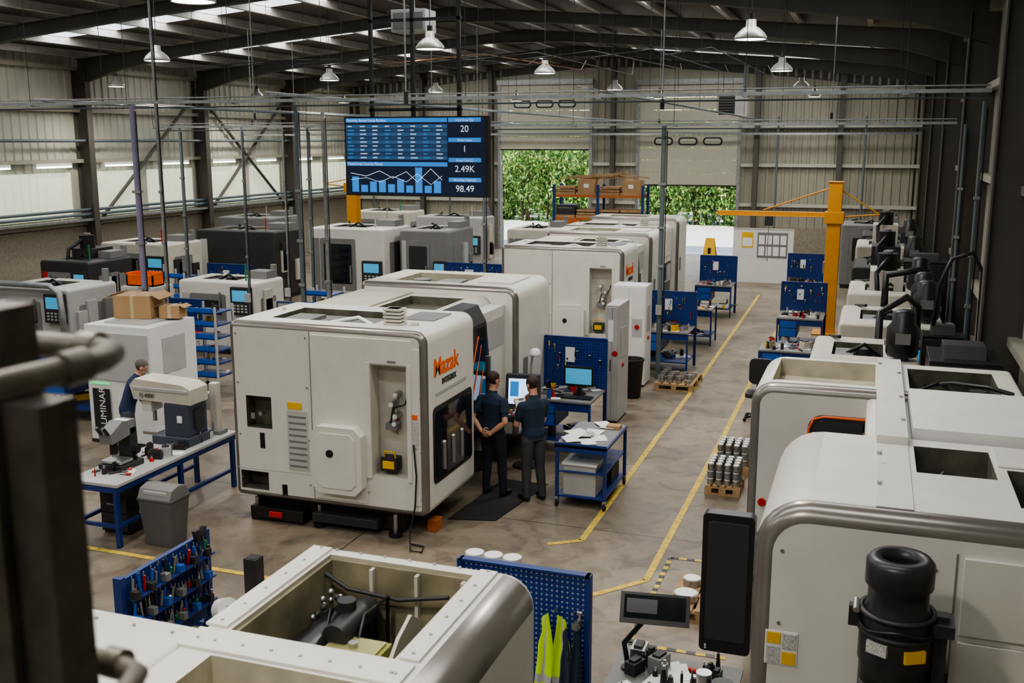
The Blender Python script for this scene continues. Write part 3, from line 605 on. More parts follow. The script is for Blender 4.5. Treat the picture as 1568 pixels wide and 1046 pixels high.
# ---------------------------------------------------------------- inspection bench on the left
e=empty("inspection_bench",(0,0,0)); m_=MB()
for x in(-9.28,-8.64):
    for y in(9.84,11.1,12.3): m_.box(x-.03,x+.03,y-.03,y+.03,0,.8,BLUE)
m_.box(-9.34,-8.58,9.79,12.36,.8,.84,LGREY); m_.box(-9.32,-8.6,9.8,12.34,.72,.8,BLUE); m_.box(-8.67,-8.62,9.85,12.3,.25,.3,BLUE); m_.box(-9.3,-9.25,9.85,12.3,.25,.3,BLUE); m_.box(-9.3,-8.6,9.82,9.86,.25,.3,BLUE)
clutter(m_,-9.2,-8.7,9.9,12.2,.84,44,random.Random(5),.12,[DARK,STEEL,GREY,PAPER,BLACK,LGREY,RED,STEEL,DARK]); m_.obj("bench",e,.004)
e=empty("drawer_unit",(-9.0,10.5,0)); m_=MB(); m_.box(-.22,.22,-.3,.3,.03,.55,BLACK); m_.box(-.2,.2,-.312,-.3,.06,.28,DARK); m_.box(-.2,.2,-.312,-.3,.3,.52,DARK); m_.box(.22,.23,-.1,.1,.2,.3,PAPER); m_.box(-.1,.1,-.33,-.312,.4,.42,STEEL); m_.box(-.2,.2,-.28,.28,0,.03,BLACK); m_.obj("drawers",e,.005)
e=empty("bench_microscope",(-9.05,10.45,.84)); m_=MB()
m_.prism(rr(-.2,.2,-.22,.22,(.04,)*4),'z',0,.07,DARK); m_.box(-.1,.1,.08,.2,.07,.5,DARK); m_.prism([(-.25,.36),(.2,.42),(.2,.6),(-.05,.62),(-.27,.5)],'x',-.1,.1,GREY); m_.cyl((0,-.12,.4),(0,-.12,.2),.05,BLACK); m_.cyl((0,-.12,.2),(0,-.12,.16),.03,STEEL)
m_.prism(rr(-.16,.16,-.2,.05,(.02,)*4),'z',.08,.12,STEEL); m_.cyl((-.05,-.27,.5),(-.05,-.35,.6),.025,BLACK); m_.cyl((.05,-.27,.5),(.05,-.35,.6),.025,BLACK); m_.cyl((.1,.14,.2),(.17,.14,.2),.05,BLACK); m_.cyl((-.1,.14,.2),(-.17,.14,.2),.05,BLACK); m_.box(-.1,.1,-.05,.1,.60,.615,PAPER); m_.obj("body",e,.01)
e=empty("contour_measuring_machine",(-9.03,11.7,.84)); m_=MB()
IB=mat("instrument_blue",(.055,.065,.095),.5)
m_.box(-.3,.32,-.28,.28,0,.12,IB); m_.box(-.12,.28,-.22,.2,.12,.58,IB); m_.prism([(-.62,.6),(.33,.58),(.33,.80),(.2,.86),(-.58,.90),(-.68,.80)],'y',-.22,.18,CREAM2)
m_.box(-.62,.3,-.235,-.22,.74,.79,LGREY); m_.box(-.55,-.38,-.15,.1,.42,.62,CREAM); m_.cyl((-.45,0,.45),(-.45,0,.25),.03,STEEL); m_.box(-.56,-.3,-.15,.15,.08,.13,STEEL); m_.box(.1,.18,-.24,-.22,.32,.42,PAPER); m_.box(.28,.31,-.1,.1,.2,.5,DARK)
m_.obj("instrument",e,.012); text("FJ-4000",.08,(-.5,-.24,.65),(90,0,0),DARK,e)
e=empty("height_gauge",(-8.8,12.18,.84)); m_=MB(); m_.box(-.06,.06,-.06,.06,0,.75,CREAM2); m_.box(-.12,.12,-.1,.1,0,.06,GREY); m_.box(-.16,-.06,-.06,.06,.35,.6,LGREY); m_.obj("gauge",e,.01)
e=empty("coordinate_measuring_cabinet",(-11.6,14.1,0)); m_=MB(); m_.box(-.65,.65,-.6,.6,.05,2.02,WHITE); m_.box(-.66,.66,-.61,.61,0,.06,DARK); m_.box(-.6,.6,-.62,-.6,1.1,1.9,LGREY); m_.box(-.55,-.2,-.63,-.62,.2,.95,DARK); m_.box(-.4,.4,-.4,.4,2.02,2.05,LGREY); m_.box(.65,.66,-.3,.3,1.2,1.8,LGREY); m_.box(-.6,-.2,-.625,-.615,1.02,1.05,mat("status_green",(.1,.7,.3),emit=.7)); m_.obj("cabinet",e,.02)
text("LUMINAR",.17,(-.3,-.632,.25),(90,-90,0),WHITE,e)
# tool rack board
e=empty("tool_storage_rack",(0,0,0)); m_=MB(); rn=random.Random(11); RX=-6.28
m_.box(RX-.05,RX,7.15,8.4,.15,1.05,PEG); m_.box(RX-.07,RX+.02,7.1,7.16,0,1.08,BLUE);m_.box(RX-.07,RX+.02,8.38,8.44,0,1.08,BLUE)
for y in(7.13,8.41): m_.box(RX-.3,RX+.3,y-.03,y+.03,0,.05,BLUE)
for z in(.35,.6,.85): m_.box(RX,RX+.12,7.17,8.38,z,z+.015,BLUE)
for z in(.37,.62,.87):
    for i in range(22):
        y=7.2+i*.054; c=rn.choice([RED,STEEL,BLACK,DARK,GREEN,STEEL,BLUE2,DARK,BLUE,STEEL,BLACK,GREY]); h=rn.uniform(.06,.2)
        m_.cyl((RX+.06,y,z),(RX+.06+rn.uniform(-.02,.04),y+rn.uniform(-.03,.03),z+h),.014,c,8); m_.cyl((RX+.06,y,z+h),(RX+.06,y,z+h+.04),.006,STEEL,6)
        if i%4==0: m_.cb((RX+.09,y,z+.03),(.08,.06,.07),rn.choice([BLUE2,DARK,GREY]))
for i in range(5): m_.cb((RX+.03,8.2+.03*i,1.08),(.05,.02,.14),DARK,(rn.uniform(-30,30),0,0))
m_.obj("rack",e)
e=empty("steel_bollard",(-5.55,8.15,0)); m_=MB(); m_.box(-.07,.07,-.07,.07,0,.98,DARK); m_.box(-.055,.055,-.055,.055,.98,.985,BLACK); m_.box(-.13,.13,-.13,.13,0,.015,DARK)
for sx in(-1,1):
    for sy in(-1,1): m_.cyl((.1*sx,.1*sy,.015),(.1*sx,.1*sy,.035),.015,STEEL,6)
m_.obj("post",e,.005)
e=empty("paper_roll_holder",(-5.75,7.9,0)); m_=MB(); m_.cyl((0,0,0),(0,0,.45),.03,STEEL); m_.cyl((0,0,.0),(0,0,.02),.12,DARK); m_.cyl((-.02,0,.5),(.1,-.06,.56),.11,PAPER,20); m_.cyl((.1,-.06,.56),(.105,-.063,.563),.03,CARD,16); m_.obj("roll",e)
# perforated panel with hi-vis vest
e=empty("perforated_tool_panel",(0,0,0)); m_=MB(); m_.box(-2.93,-1.88,7.15,7.18,.1,1.72,PEGN); m_.box(-2.96,-2.92,7.13,7.2,0,1.74,BLUE); m_.box(-1.9,-1.86,7.13,7.2,0,1.74,BLUE); m_.box(-2.94,-1.87,7.13,7.2,1.72,1.74,BLUE)
for x in(-2.94,-1.88): m_.box(x-.03,x+.03,6.85,7.5,0,.05,BLUE)
pegtools(m_,-2.05,-1.92,1.0,1.5,7.15,'y',random.Random(4),6); m_.cyl((-1.95,7.12,1.35),(-1.95,7.05,1.35),.035,STEEL)
for x in(-2.13,-1.98): m_.cyl((x,7.15,1.43),(x,7.05,1.45),.008,STEEL)
m_.obj("panel",e)
e=empty("paper_towel_pack",(-2.85,7.7,0)); m_=MB(); m_.box(-.3,.5,-.2,.2,.78,.82,GREY)
for x in(-.27,.47):
    for y in(-.17,.17): m_.box(x-.02,x+.02,y-.02,y+.02,0,.78,BLUE)
for i in range(3): m_.cyl((-.18+i*.17,0,.82),(-.18+i*.17,0,1.56),.08,WHITE,18)
m_.obj("pack",e,.004)
def garment(name,x,y,z,w,h,m,stripe=None):
    e=empty(name,(x,y,z)); mm=MB(); nx,nz=24,24
    for side in(-1,1):
        vs=[]
        for j in range(nz+1):
            t=j/nz
            for i in range(nx//2+1):
                u=i/(nx/2)
                inner=.10*w*max(0,1-t*2.6)+.012*t*w; outer=w*(.28+.2*min(1,t*3)) if t<.28 else w*(.48-.03*math.sin(t*5))
                if .06<t<.34: outer-=w*.07*math.sin((t-.06)/.28*math.pi)
                xx=inner+(outer-inner)*u
                vs.append((side*xx+.01*math.sin(t*7+side),-.05-.018*math.sin(u*8+t*3+side)*(.3+t)-.05*(1-u*u)*.6,-t*h-.05*u*max(0,1-t*4)))
        c=nx//2+1
        for j in range(nz):
            for i in range(nx//2):
                q=[j*c+i,j*c+i+1,(j+1)*c+i+1,(j+1)*c+i]
                mm.add([vs[k] for k in q],[(0,1,2,3) if side<0 else (3,2,1,0)],(stripe if stripe and (j in(15,16) or (i in(6,7) and j<15)) else m),True)
    me=mm.obj("cloth",e); bm=bmesh.new(); bm.from_mesh(me.data); bmesh.ops.remove_doubles(bm,verts=bm.verts,dist=.0004); bmesh.ops.recalc_face_normals(bm,faces=bm.faces); bm.to_mesh(me.data); bm.free()
garment("hi_vis_vest",-2.13,7.12,1.44,.30,.85,HIVIS,LGREY); garment("navy_jacket",-1.98,7.08,1.36,.2,.85,NAVY)
e=empty("programming_desk",(0,0,0)); m_=MB(); m_.box(-1.75,-.75,7.0,7.75,.82,.86,GREY)
for x in(-1.7,-.8):
    for y in(7.05,7.7): m_.box(x-.03,x+.03,y-.03,y+.03,0,.82,BLUE)
clutter(m_,-1.6,-.85,7.05,7.7,.86,34,random.Random(9),.12,[BLACK,DARK,STEEL,GREY,LGREY,BLACK,DARK])
for i in range(5): m_.cb((-1.25+R.uniform(-.1,.1),7.4+R.uniform(-.1,.1),.87+i*.004),(.21,.3,.003),PAPER,(0,0,R.uniform(-30,30)))
m_.cyl((-1.0,7.3,.86),(-1.0,7.3,1.02),.06,STEEL,16); m_.cyl((-.85,7.25,.86),(-.85,7.25,.98),.09,BLACK,16); m_.obj("desk",e,.004)
e=empty("desk_monitor",(-1.42,7.45,0)); m_=MB()
M=Matrix.Translation((0,0,1.40))@Euler((math.radians(-30),0,math.radians(8))).to_matrix().to_4x4()
m_.box(-.27,.27,-.02,.02,-.12,.12,BLACK,M); m_.box(-.24,.24,-.024,-.02,-.08,.10,GLASS,M); m_.box(-.22,.02,-.026,-.023,-.04,.07,mat("dim_screen",(.05,.05,.055),.2),M); m_.box(-.1,.1,.02,.05,-.06,.06,DARK,M)
m_.tube([(0,.04,1.36),(-.1,.1,1.25),(-.25,.05,1.05),(-.2,0,.86)],.022,BLACK); m_.cyl((-.2,0,.86),(-.2,0,.88),.06,BLACK); m_.obj("monitor",e,.006)
# ---------------------------------------------------------------- hanging dashboard display
e=empty("dashboard_display",(-7.33,16.0,4.74)); m_=MB(); W,Hh=1.30,.66
m_.box(-W,W,0,.07,-Hh,Hh,BLACK); m_.box(-W+.02,W-.02,-.004,0,-Hh+.02,Hh-.02,SDARK); m_.box(W,W+.02,-.0,.12,-Hh,Hh,BLACK)
def sq(x0,x1,z0,z1,m,d=-.008): m_.add([(x0,d,z0),(x1,d,z0),(x1,d,z1),(x0,d,z1)],[(0,1,2,3)],m)
TX=.62
sq(-W+.03,TX-.02,.565,.635,SBLUE); sq(-W+.03,TX-.02,-.16,-.09,SBLUE)
SR1=mat("screen_row_a",(.015,.05,.12),emit=.45); SR2=mat("screen_row_b",(.03,.09,.2),emit=.45)
for r in range(9):
    z=.50-r*.065; sq(-W+.03,TX-.02,z-.03,z+.03,SR1 if r%2 else SR2,-.006)
    for c in range(8):
        x=-W+.06+c*.235; sq(x,x+.06+.07*R.random(),z-.008,z+.008,SWHITE if (r==0 or c%3) else SBLUE)
text("Monthly Actual Scrap Review",.062,(-W+.05,-.012,.58),(90,0,0),SWHITE,e,"screen_title",0); text("Total Scrap Cost by Month",.06,(-W+.05,-.012,-.145),(90,0,0),SWHITE,e,"screen_title",0)
hs=[.26,.12,.18,.2,.14,.22,.12,.42,.12,.2]
for i,h in enumerate(hs): sq(-W+.12+i*.17,-W+.25+i*.17,-.60,-.60+h,SBLUE)
pts=[(-W+.1,-.28),(-W+.4,-.33),(-W+.65,-.24),(-W+.9,-.36),(-W+1.15,-.25),(-W+1.35,-.42),(-W+1.6,-.2),(-W+1.8,-.38)]
m_.tube([(x,-.012,z) for x,z in pts],.006,SWHITE,5); m_.tube([(x,-.012,-.3-(z+.3)*.8-.08) for x,z in pts],.003,SUI,5)
for k,(tt,ll) in enumerate((("20","Total Scrap Qty"),("1","Week Count"),("2.49K","Scrap Cost (£)"),("98.49","Parts Pass Yield (%)"))):
    zt=.635-k*.325; sq(TX,W-.1,zt-.07,zt,SBLUE); text(tt,.15,((TX+W-.1)/2,-.012,zt-.23),(90,0,0),SWHITE,e,"screen_value",0,'CENTER'); text(ll,.05,((TX+W-.1)/2,-.012,zt-.055),(90,0,0),SWHITE,e,"screen_label",0,'CENTER')
m_.obj("screen",e)
h=MB()
for x in(-.85,-.08,.75):
    h.box(x-.03,x+.03,.14,.20,-.2,3.5,BLACK)
    if x!=-.08:
        h.cyl((x,.17,2.9),(x-.25,.17,3.4),.02,BLACK); h.cyl((x,.17,2.9),(x+.25,.17,3.4),.02,BLACK)
h.box(-.9,.8,.14,.19,.75,.8,BLACK); h.box(-.9,.8,.14,.19,2.2,2.25,BLACK); h.box(-.9,.8,.07,.14,-.1,-.05,BLACK); h.obj("hanger_frame",e)
# ---------------------------------------------------------------- pendant lamps
lamps=[(-7.9,10.95),(-14.4,18.6),(-7.85,17.9),(-2.1,17.95),(-2.3,26.2),(-7.95,25.2),(-14.5,26.1),(-22.4,26.9),(-22.6,35.0),(-14.5,33.5),(-8.3,34),(-2.4,34.5),(-22.4,41.5),(-14.5,42),(-8.3,41.5),(-2.4,41.8),(-14.4,10.5),(-1.9,9.8),(-2.2,2.0),(-8,3)]  # last lamps, near the camera, are unseen, added to light the railing
for x,y in lamps:
    e=empty("high_bay_lamp",(x,y,6.7)); m_=MB()
    m_.lathe((0,0,0),[(.0,.26),(.08,.26),(.09,.15),(.13,.13),(.22,.05),(.265,-.02),(.27,-.06),(.26,-.06),(.20,.03),(.1,.1),(0,.1)],mat("lamp_shade",(.45,.44,.41),.35,.3),24)
    m_.lathe((0,0,0),[(0,-.02),(.15,-.03),(.255,-.052),(.0,-.053)],GLOW,20)
    m_.cyl((0,0,.24),(0,0,.36),.05,DARK); m_.cyl((0,0,.36),(0,0,rz(x)-6.72),.008,DARK,6); m_.obj("lamp",e)
    l=bpy.data.lights.new("lamp_bulb",'SPOT'); l.energy=450; l.spot_size=math.radians(150); l.spot_blend=.6; l.shadow_soft_size=.2; l.color=(1,.93,.82)
    o=bpy.data.objects.new("lamp_bulb",l); COL.objects.link(o); o.location=(0,0,-.1); o.parent=e
# ---------------------------------------------------------------- services
mb=MB()
for y,z,x0 in((15,5.62,-16.5),(21,5.3,-16.5)):
    mb.box(x0,1.35,y-.02,y+.02,z,z+.05,GALV); mb.cyl((x0,y+.1,z-.06),(1.35,y+.1,z-.06),.013,PIPE); mb.cyl((x0,y+.16,z+.1),(1.35,y+.16,z+.1),.012,GALV)
    x=x0
    while x<1.3: mb.cyl((x,y,z),(x,y,rz(x)-.2),.006,DARK,5); mb.box(x-.04,x+.04,y-.03,y+.18,z-.02,z,GALV); x+=2.1
mb.obj("overhead_service_rail")
mb=MB()
for x,z in((-9.6,5.75),(-4.2,5.75),(-14.5,5.7)):
    mb.box(x-.06,x+.06,15.3,42,z,z+.03,GALV); mb.cyl((x+.12,15.3,z),(x+.12,42,z),.02,PIPE); mb.cyl((x-.12,15.3,z+.05),(x-.12,42,z+.05),.015,GALV)
    for y in range(17,42,3): mb.cyl((x,y,z),(x,y,rz(x)-.2),.006,DARK,5)
mb.box(-24,1.3,36,36.06,5.2,5.26,GALV); mb.obj("overhead_cable_tray")
LILAC=mat("lilac_pipe",(.22,.2,.30),.5)
posts=[(-12.2,15,5.6,LILAC,.045,0),(-9.75,16.3,5.6,PIPE,.035,0),(-9.5,16.8,5.5,GALV,.035,0),(-15.75,21,5.3,PIPE,.03,0),(-12.9,20.95,5.3,GALV,.02,0),(-13.3,19.9,5.3,PIPE,.02,0),(-12.4,21.2,5.3,PIPE,.03,0),(-7.95,20.9,5.3,PIPE,.03,0),(-4.15,21.3,5.3,PIPE,.05,0),(-18.7,24,5.3,GALV,.03,0),(-11.75,15.05,7.9,GALV,.02,0),(1.5,17.6,5.6,PIPE,.03,0),(1.5,21,5.3,PIPE,.03,0)]
for x,y,z,m,r,z0 in posts:
    m_=MB(); m_.cyl((x,y,z0),(x,y,z),r,m,10); 
    for zz in(2.4,3.2,4.1): m_.box(x-r*1.5,x+r*1.5,y-r*1.5,y+r*1.5,zz,zz+.05,GALV)
    m_.tube([(x+r+.02,y,z0+.9),(x+r+.025,y,3),(x+r+.02,y,z-.1)],.012,RUB,6); m_.box(x-.06,x+.06,y-.1,y-.03,z0+1.4,z0+1.6,LGREY); m_.obj("service_drop_post")
mb=MB()
BRN=mat("brown_cable",(.25,.10,.04),.6)
for i in range(9):
    xa=-13+i*1.2; mb.tube([(xa,26+i,7.3),(xa+.4,24+i,7.0-.1*(i%3)),(xa+.2,21,6.8),(xa,16.6,6.3)],.010,BRN if i==4 else DARK,5)
mb.obj("overhead_cables")
mb=MB()
for x,y in((-5.6,12),(-13,20),(-10.5,24),(-17,26),(-1,24),(-6,30),(-3,15.2),(-18,30),(-12,31)):
    mb.cyl((x,y,5.6),(x,y,rz(x)-.2),.012,GALV,6); mb.cyl((x,y,5.45),(x,y,5.6),.03,DARK,8)
mb.obj("drop_rods")
e=empty("unit_heater",(-5.2,40,6.3)); m_=MB(); m_.box(-.55,.55,-.4,.4,-.4,.4,CREAM2)
m_.box(-.5,.1,-.42,-.4,-.35,.35,BLACK)
for i in range(7): m_.cb((-.2,-.43,-.3+i*.1),(.56,.03,.015),GREY,(30,0,0))
m_.box(.15,.5,-.41,-.4,-.3,.3,LGREY); m_.cyl((.4,0,.4),(.4,0,1.6),.06,GALV); m_.cyl((-.4,0,.4),(-.4,0,1.6),.01,DARK); m_.obj("heater",e,.01)
e=empty("unit_heater",(-8.4,18.4,7.2)); m_=MB(); m_.box(-.35,.35,-.25,.25,-.2,.2,LGREY); m_.box(-.3,.3,-.26,-.25,-.15,.15,GREY); m_.cyl((0,0,.2),(0,0,1.2),.03,GALV); m_.obj("heater",e,.01)
def jib(x,y,h,ah,al,side=-1,name="jib_crane"):
    e=empty(name,(x,y,0)); m_=MB(); m_.box(-.17,.17,-.17,.17,0,h,CRANE); m_.box(-.4,.4,-.4,.4,0,.04,CRANE); m_.box(-.2,.2,-.2,.2,h,h+.03,CRANE)
    m_.box(-.24,.24,-.22,.22,ah-.15,ah+.15,CRANE); m_.box(min(0,side*al),max(0,side*al),-.06,.06,ah,ah+.13,CRANE); m_.box(min(0,side*al),max(0,side*al),-.1,.1,ah,ah+.02,CRANE)
    m_.cyl((0,0,h-.1),(side*al*.6,0,ah+.16),.02,CRANE); m_.cyl((0,0,h-.1),(-side*1.1,0,ah+.1),.018,CRANE); m_.cyl((-side*1.1,0,ah+.1),(0,0,ah),.02,CRANE)
    m_.box(side*al*.55-.1,side*al*.55+.1,-.1,.1,ah-.25,ah,DARK); m_.cyl((side*al*.55,0,ah-.25),(side*al*.55,0,ah-1.2),.01,STEEL); m_.box(-.22,-.17,-.1,.1,1.6,1.9,GREY)
    m_.obj("crane",e,.01)
jib(-.95,28,3.95,3.05,3.0); jib(-16.2,30.5,3.9,3.5,2.2,1)
# ---------------------------------------------------------------- generic machines
def vmc(name,x0,x1,y0,y1,h,body=CREAM2,seed=0,head=True,win=True,tall=0):
    rn=random.Random(seed); e=empty(name,((x0+x1)/2,(y0+y1)/2,0)); w=(x1-x0)/2;d=(y1-y0)/2
    s=shell(-w,w,-d,d,.12,h,(.02,.02,.08,.08),.05,.05,body,body,body); o=s.obj("housing",e)
    cut(o,[(-w*.6,w*.35,-d*.5,d*.5,h-.25,h+.3)],INT)
    m_=MB(); m_.box(-w+.05,w-.05,-d+.05,d-.05,0,.13,DARK)
    m_.box(-w*.55,-w*.2,-d*.4,d*.3,h-.24,h-.05,GREY); m_.cyl((0,0,h-.24),(0,0,h+.02),.12,DARK,16); m_.tube([(-w*.4,0,h-.1),(0,-.1,h+.1),(w*.3,0,h-.1)],.03,BLACK)
    if win:
        m_.prism(rr(-w*.7,w*.25,.75,h-.3,(.06,)*4),'y',-d-.015,-d+.01,GREY); m_.prism(rr(-w*.6,w*.15,.95,h-.45,(.05,)*4),'y',-d-.02,-d-.014,GLASS)
        m_.box(w*.1,w*.14,-d-.06,-d-.015,1.0,1.5,STEEL)
        m_.box(w*.45,w*.95,-d-.12,-d,1.0,1.65,DARK); m_.box(w*.5,w*.9,-d-.125,-d-.12,1.32,1.58,SBL2)
        for i in range(4):
            for j in range(3): m_.box(w*(.52+i*.1),w*(.58+i*.1),-d-.13,-d-.12,1.06+j*.07,1.1+j*.07,LGREY)
        m_.prism(rr(-d*.6,d*.4,.8,h-.4,(.05,)*4),'x',w,w+.012,GREY); m_.prism(rr(-d*.6,d*.4,.8,h-.4,(.05,)*4),'x',-w-.012,-w,LGREY)
        m_.box(-w-.02,-w-.012,-d*.3,d*.0,1.2,1.5,PAPER)
    m_.box(-w*.9,-w*.72,-d-.008,-d+.01,.3,h-.3,LABEL if seed%2 else RED if seed%3==0 else GREY)
    if tall:
        m_.box(-w*.5,w*.3,-d*.1,d*.9,h-.05,h+tall,body); m_.cyl((-w*.1,d*.2,h+tall),(-w*.1,d*.2,h+tall+.35),.2,BLACK,18); m_.cyl((-w*.1,d*.2,h+tall+.35),(-w*.1,d*.2,h+tall+.4),.1,GREY,14)
        m_.tube([(-w*.3,-d*.5,h-.05),(-w*.35,-d*.4,h+tall),(-w*.1,0,h+tall+.25)],.05,BLACK)
    if head: m_.box(w*.4,w*.9,d*.1,d*.8,h-.02,h+.18,GREY); m_.cyl((w*.6,-d*.5,h),(w*.6,-d*.5,h+.4),.02,[GREEN,RED,LGREY][seed%3])
    for q in range(3):
        y=rn.uniform(-d*.8,d*.6); m_.box(w,w+.08,y,y+.3,rn.uniform(.5,1.0),rn.uniform(1.2,h-.2),rn.choice([LGREY,GREY,DARK,CREAM2]))
    m_.tube([(-w*.9,d*.8,.3),(-w*.9,d+.06,1.0),(-w*.7,d+.05,h),(-w*.5,d*.5,h+.08)],.03,DARK); m_.cyl((w*.8,d*.85,h-.02),(w*.8,d*.85,h+.3),.08,GREY,14)
    m_.obj("machine_parts",e,.008); return e
vm="cnc_milling_machine"
vmc(vm,-20.6,-17.7,28,29.8,2.2,DARK,seed=1,win=False)
vmc(vm,-15.6,-13.5,20.4,21.7,1.75,CREAM,seed=3)
vmc(vm,-15.4,-13.0,26.2,28,2.55,CREAM,seed=2)
vmc(vm,-12.8,-11.3,26.8,28.8,2.5,GREY,seed=5)
vmc(vm,-22.0,-19.6,25.2,26.9,2.0,CREAM2,seed=4)
vmc(vm,-18.9,-16.8,18.1,19.7,1.75,LGREY,seed=7,head=False)
vmc(vm,-23.3,-21.0,33,35,2.2,GREY,seed=8); vmc(vm,-19.4,-17,36.3,38,2.3,CREAM2,seed=9); vmc(vm,-15.8,-13.2,34.5,35.8,2.3,LGREY,seed=11)
vmc(vm,-20.8,-19.2,21.5,23.2,1.9,DARK,seed=12,tall=.25); vmc(vm,-11.2,-9.6,31.5,33.5,2.2,CREAM2,seed=14)
mb=MB(); mb.tube([(-18.9,17.9,0),(-18.9,17.9,1.2),(-18.85,17.9,1.7),(-18.6,17.9,1.85),(-17.1,17.9,1.85),(-16.85,17.9,1.7),(-16.8,17.9,1.2),(-16.8,17.9,0)],.07,GALV,12); mb.obj("machine_guard_rail")
toolbench(-14.6,-13.6,17.6,18.6,21,bh=1.6); toolbench(-12.3,-10.6,18.6,19.5,22,bh=1.5,peg_m=PEGW); toolbench(-12.2,-10.4,22.5,23.4,23,board=False); toolbench(-11.0,-9.4,25,26,24,bh=1.7)
toolbench(-16.5,-15.0,15.6,16.6,25,bh=1.5,board=False); toolbench(-14.2,-12.9,14.4,15.5,28,board=False); toolbench(-17.6,-16.2,23.5,24.4,29,bh=1.6); toolbench(-10.6,-9.0,29,30,30,bh=1.6)
toolbench(-14.8,-13.0,12.0,13.0,31,board=False,bh=1.5); toolbench(-12.6,-11.2,10.9,11.8,32,board=False); toolbench(-17.2,-15.6,13.4,14.3,33,bh=1.5)
def traycart(x,y,n=6):
    e=empty("tray_rack",(x,y,0)); m_=MB()
    for sx in(-.35,.35):
        for sy in(-.3,.3): m_.box(sx-.02,sx+.02,sy-.02,sy+.02,.06,1.75,LGREY); m_.sph((sx,sy,.04),.04,BLACK,8,6)
    for i in range(n): m_.box(-.34,.34,-.3,.3,.3+i*.26,.33+i*.26,BLUE); m_.box(-.34,.34,-.31,-.29,.33+i*.26,.42+i*.26,BLUE2); clutter(m_,-.28,.28,-.25,.25,.33+i*.26,5,random.Random(i),.1)
    m_.obj("rack",e,.003)
traycart(-12.6,17.4); traycart(-11.6,20.3); traycart(-9.6,23.8); traycart(-16.6,21.8)
cabinet(-9.4,-8.7,27,27.8,2.1,BLUE2,"tool_cabinet"); cabinet(-10.6,-9.8,20.8,21.5,1.5,WHITE,"tool_cabinet"); cabinet(-16.2,-15.5,11.6,12.4,1.6,LGREY,"tool_cabinet"); cabinet(-16.1,-15.2,19.0,19.7,1.75,CREAM2,"tool_cabinet")
for x,y,z,s in((-11.75,14.3,2.055,.55),(-11.15,14.4,2.055,.3),(-13.7,15.0,.92,.45),(-11.9,19.0,.92,.3)):
    e=empty("cardboard_box",(x,y,z),12); m_=MB(); m_.box(-s*.6,s*.6,-s*.5,s*.5,0,s*.7,CARD); m_.cb((-s*.75,0,s*.68),(s*.35,s,.008),CARD,(0,-25,0)); m_.cb((s*.75,0,s*.68),(s*.35,s,.008),CARD,(0,25,0)); m_.box(-.03,.03,-s*.5-.002,s*.5+.002,.0,s*.702,mat("tape",(.5,.4,.25),.3)); m_.obj("box",e)
e=empty("orange_parts_bin",(-15.65,19.3,1.755)); m_=MB(); m_.box(-.36,.36,-.2,.2,0,.03,ORANGE);m_.box(-.36,-.33,-.2,.2,0,.3,ORANGE);m_.box(.33,.36,-.2,.2,0,.3,ORANGE);m_.box(-.36,.36,-.2,-.17,0,.25,ORANGE);m_.box(-.36,.36,.17,.2,0,.3,ORANGE); m_.obj("bin",e)
# right zone
vmc(vm,-.75,.75,14.9,16.9,1.95,CREAM2,seed=15,head=False)
vmc(vm,-.45,1.25,18.2,20.3,1.95,CREAM2,seed=17,head=False); vmc(vm,-.4,1.25,21.6,23.6,2.0,CREAM2,seed=18,tall=.35)
vmc(vm,-.4,1.25,25.4,27.4,2.1,DARK,seed=19,tall=.4); vmc(vm,-.4,1.25,29.4,31.6,2.2,CREAM2,seed=20,tall=.5); vmc(vm,-.3,1.25,33,35,2.2,DARK,seed=21,tall=.3)
vmc(vm,-1.0,.9,37,39,2.2,GREY,seed=22)
def blackcab(x0,x1,y0,y1,h,name="electrical_cabinet"):
    e=empty(name,((x0+x1)/2,(y0+y1)/2,0)); m_=MB(); w=(x1-x0)/2; d=(y1-y0)/2
    m_.box(-w,w,-d,d,.05,h,BLACK); m_.box(-w+.02,-.01,-d-.015,-d,.1,h-.05,DARK); m_.box(.01,w-.02,-d-.015,-d,.1,h-.05,DARK); m_.box(-.12,.0,-d-.03,-d-.015,h-.45,h-.3,PAPER); m_.box(-w+.01,w-.01,-d+.02,d-.02,0,.05,DARK); m_.prism([(-d*.6,h),(d*.8,h),(d*.5,h+.15),(-d*.3,h+.15)],'x',-w*.6,w*.6,DARK); m_.cyl((.02,-d-.03,1.3),(.02,-d-.03,1.5),.015,STEEL); m_.obj("cabinet",e,.01)
blackcab(.78,1.62,13.6,14.6,2.3); blackcab(.85,1.45,17.1,17.6,2.0); blackcab(.7,1.6,24.1,24.9,2.4)
mb=MB(); mb.tube([(1.0,17.3,2.1),(1.05,17.25,2.8),(1.2,17.3,3.2),(1.5,17.35,3.3),(1.66,17.4,3.0),(1.7,17.4,.2)],.035,BLACK,10); mb.tube([(.3,20.4,1.9),(.3,20.6,2.5),(.9,20.8,2.6),(1.3,20.9,2.2),(1.3,20.9,.2)],.07,BLACK,10); mb.tube([(.2,17.0,1.2),(.2,17.3,2.3),(.6,17.8,2.5),(.8,18.1,2.3),(.8,18.1,1.5)],.06,BLACK,10); mb.obj("coolant_hose")
def motor(x,y,z):
    e=empty("mist_collector_motor",(x,y,z)); m_=MB(); m_.lathe((0,0,0),[(0,0),(.2,0),(.22,.05),(.22,.4),(.16,.48),(.16,.62),(.1,.66),(0,.66)],BLACK,20); m_.box(-.24,.24,-.05,.05,.15,.22,GREY); m_.cyl((0,0,-.06),(0,0,0),.1,GREY); m_.box(-.1,.1,-.235,-.2,.2,.35,GREY); m_.obj("motor",e)
for p in((.95,18.7,2.01),(.95,22.0,2.06),(.95,25.8,2.16),(.95,19.9,2.01),(.95,30,2.26),(.5,15.3,2.01),(.4,23.3,2.06)): motor(*p)
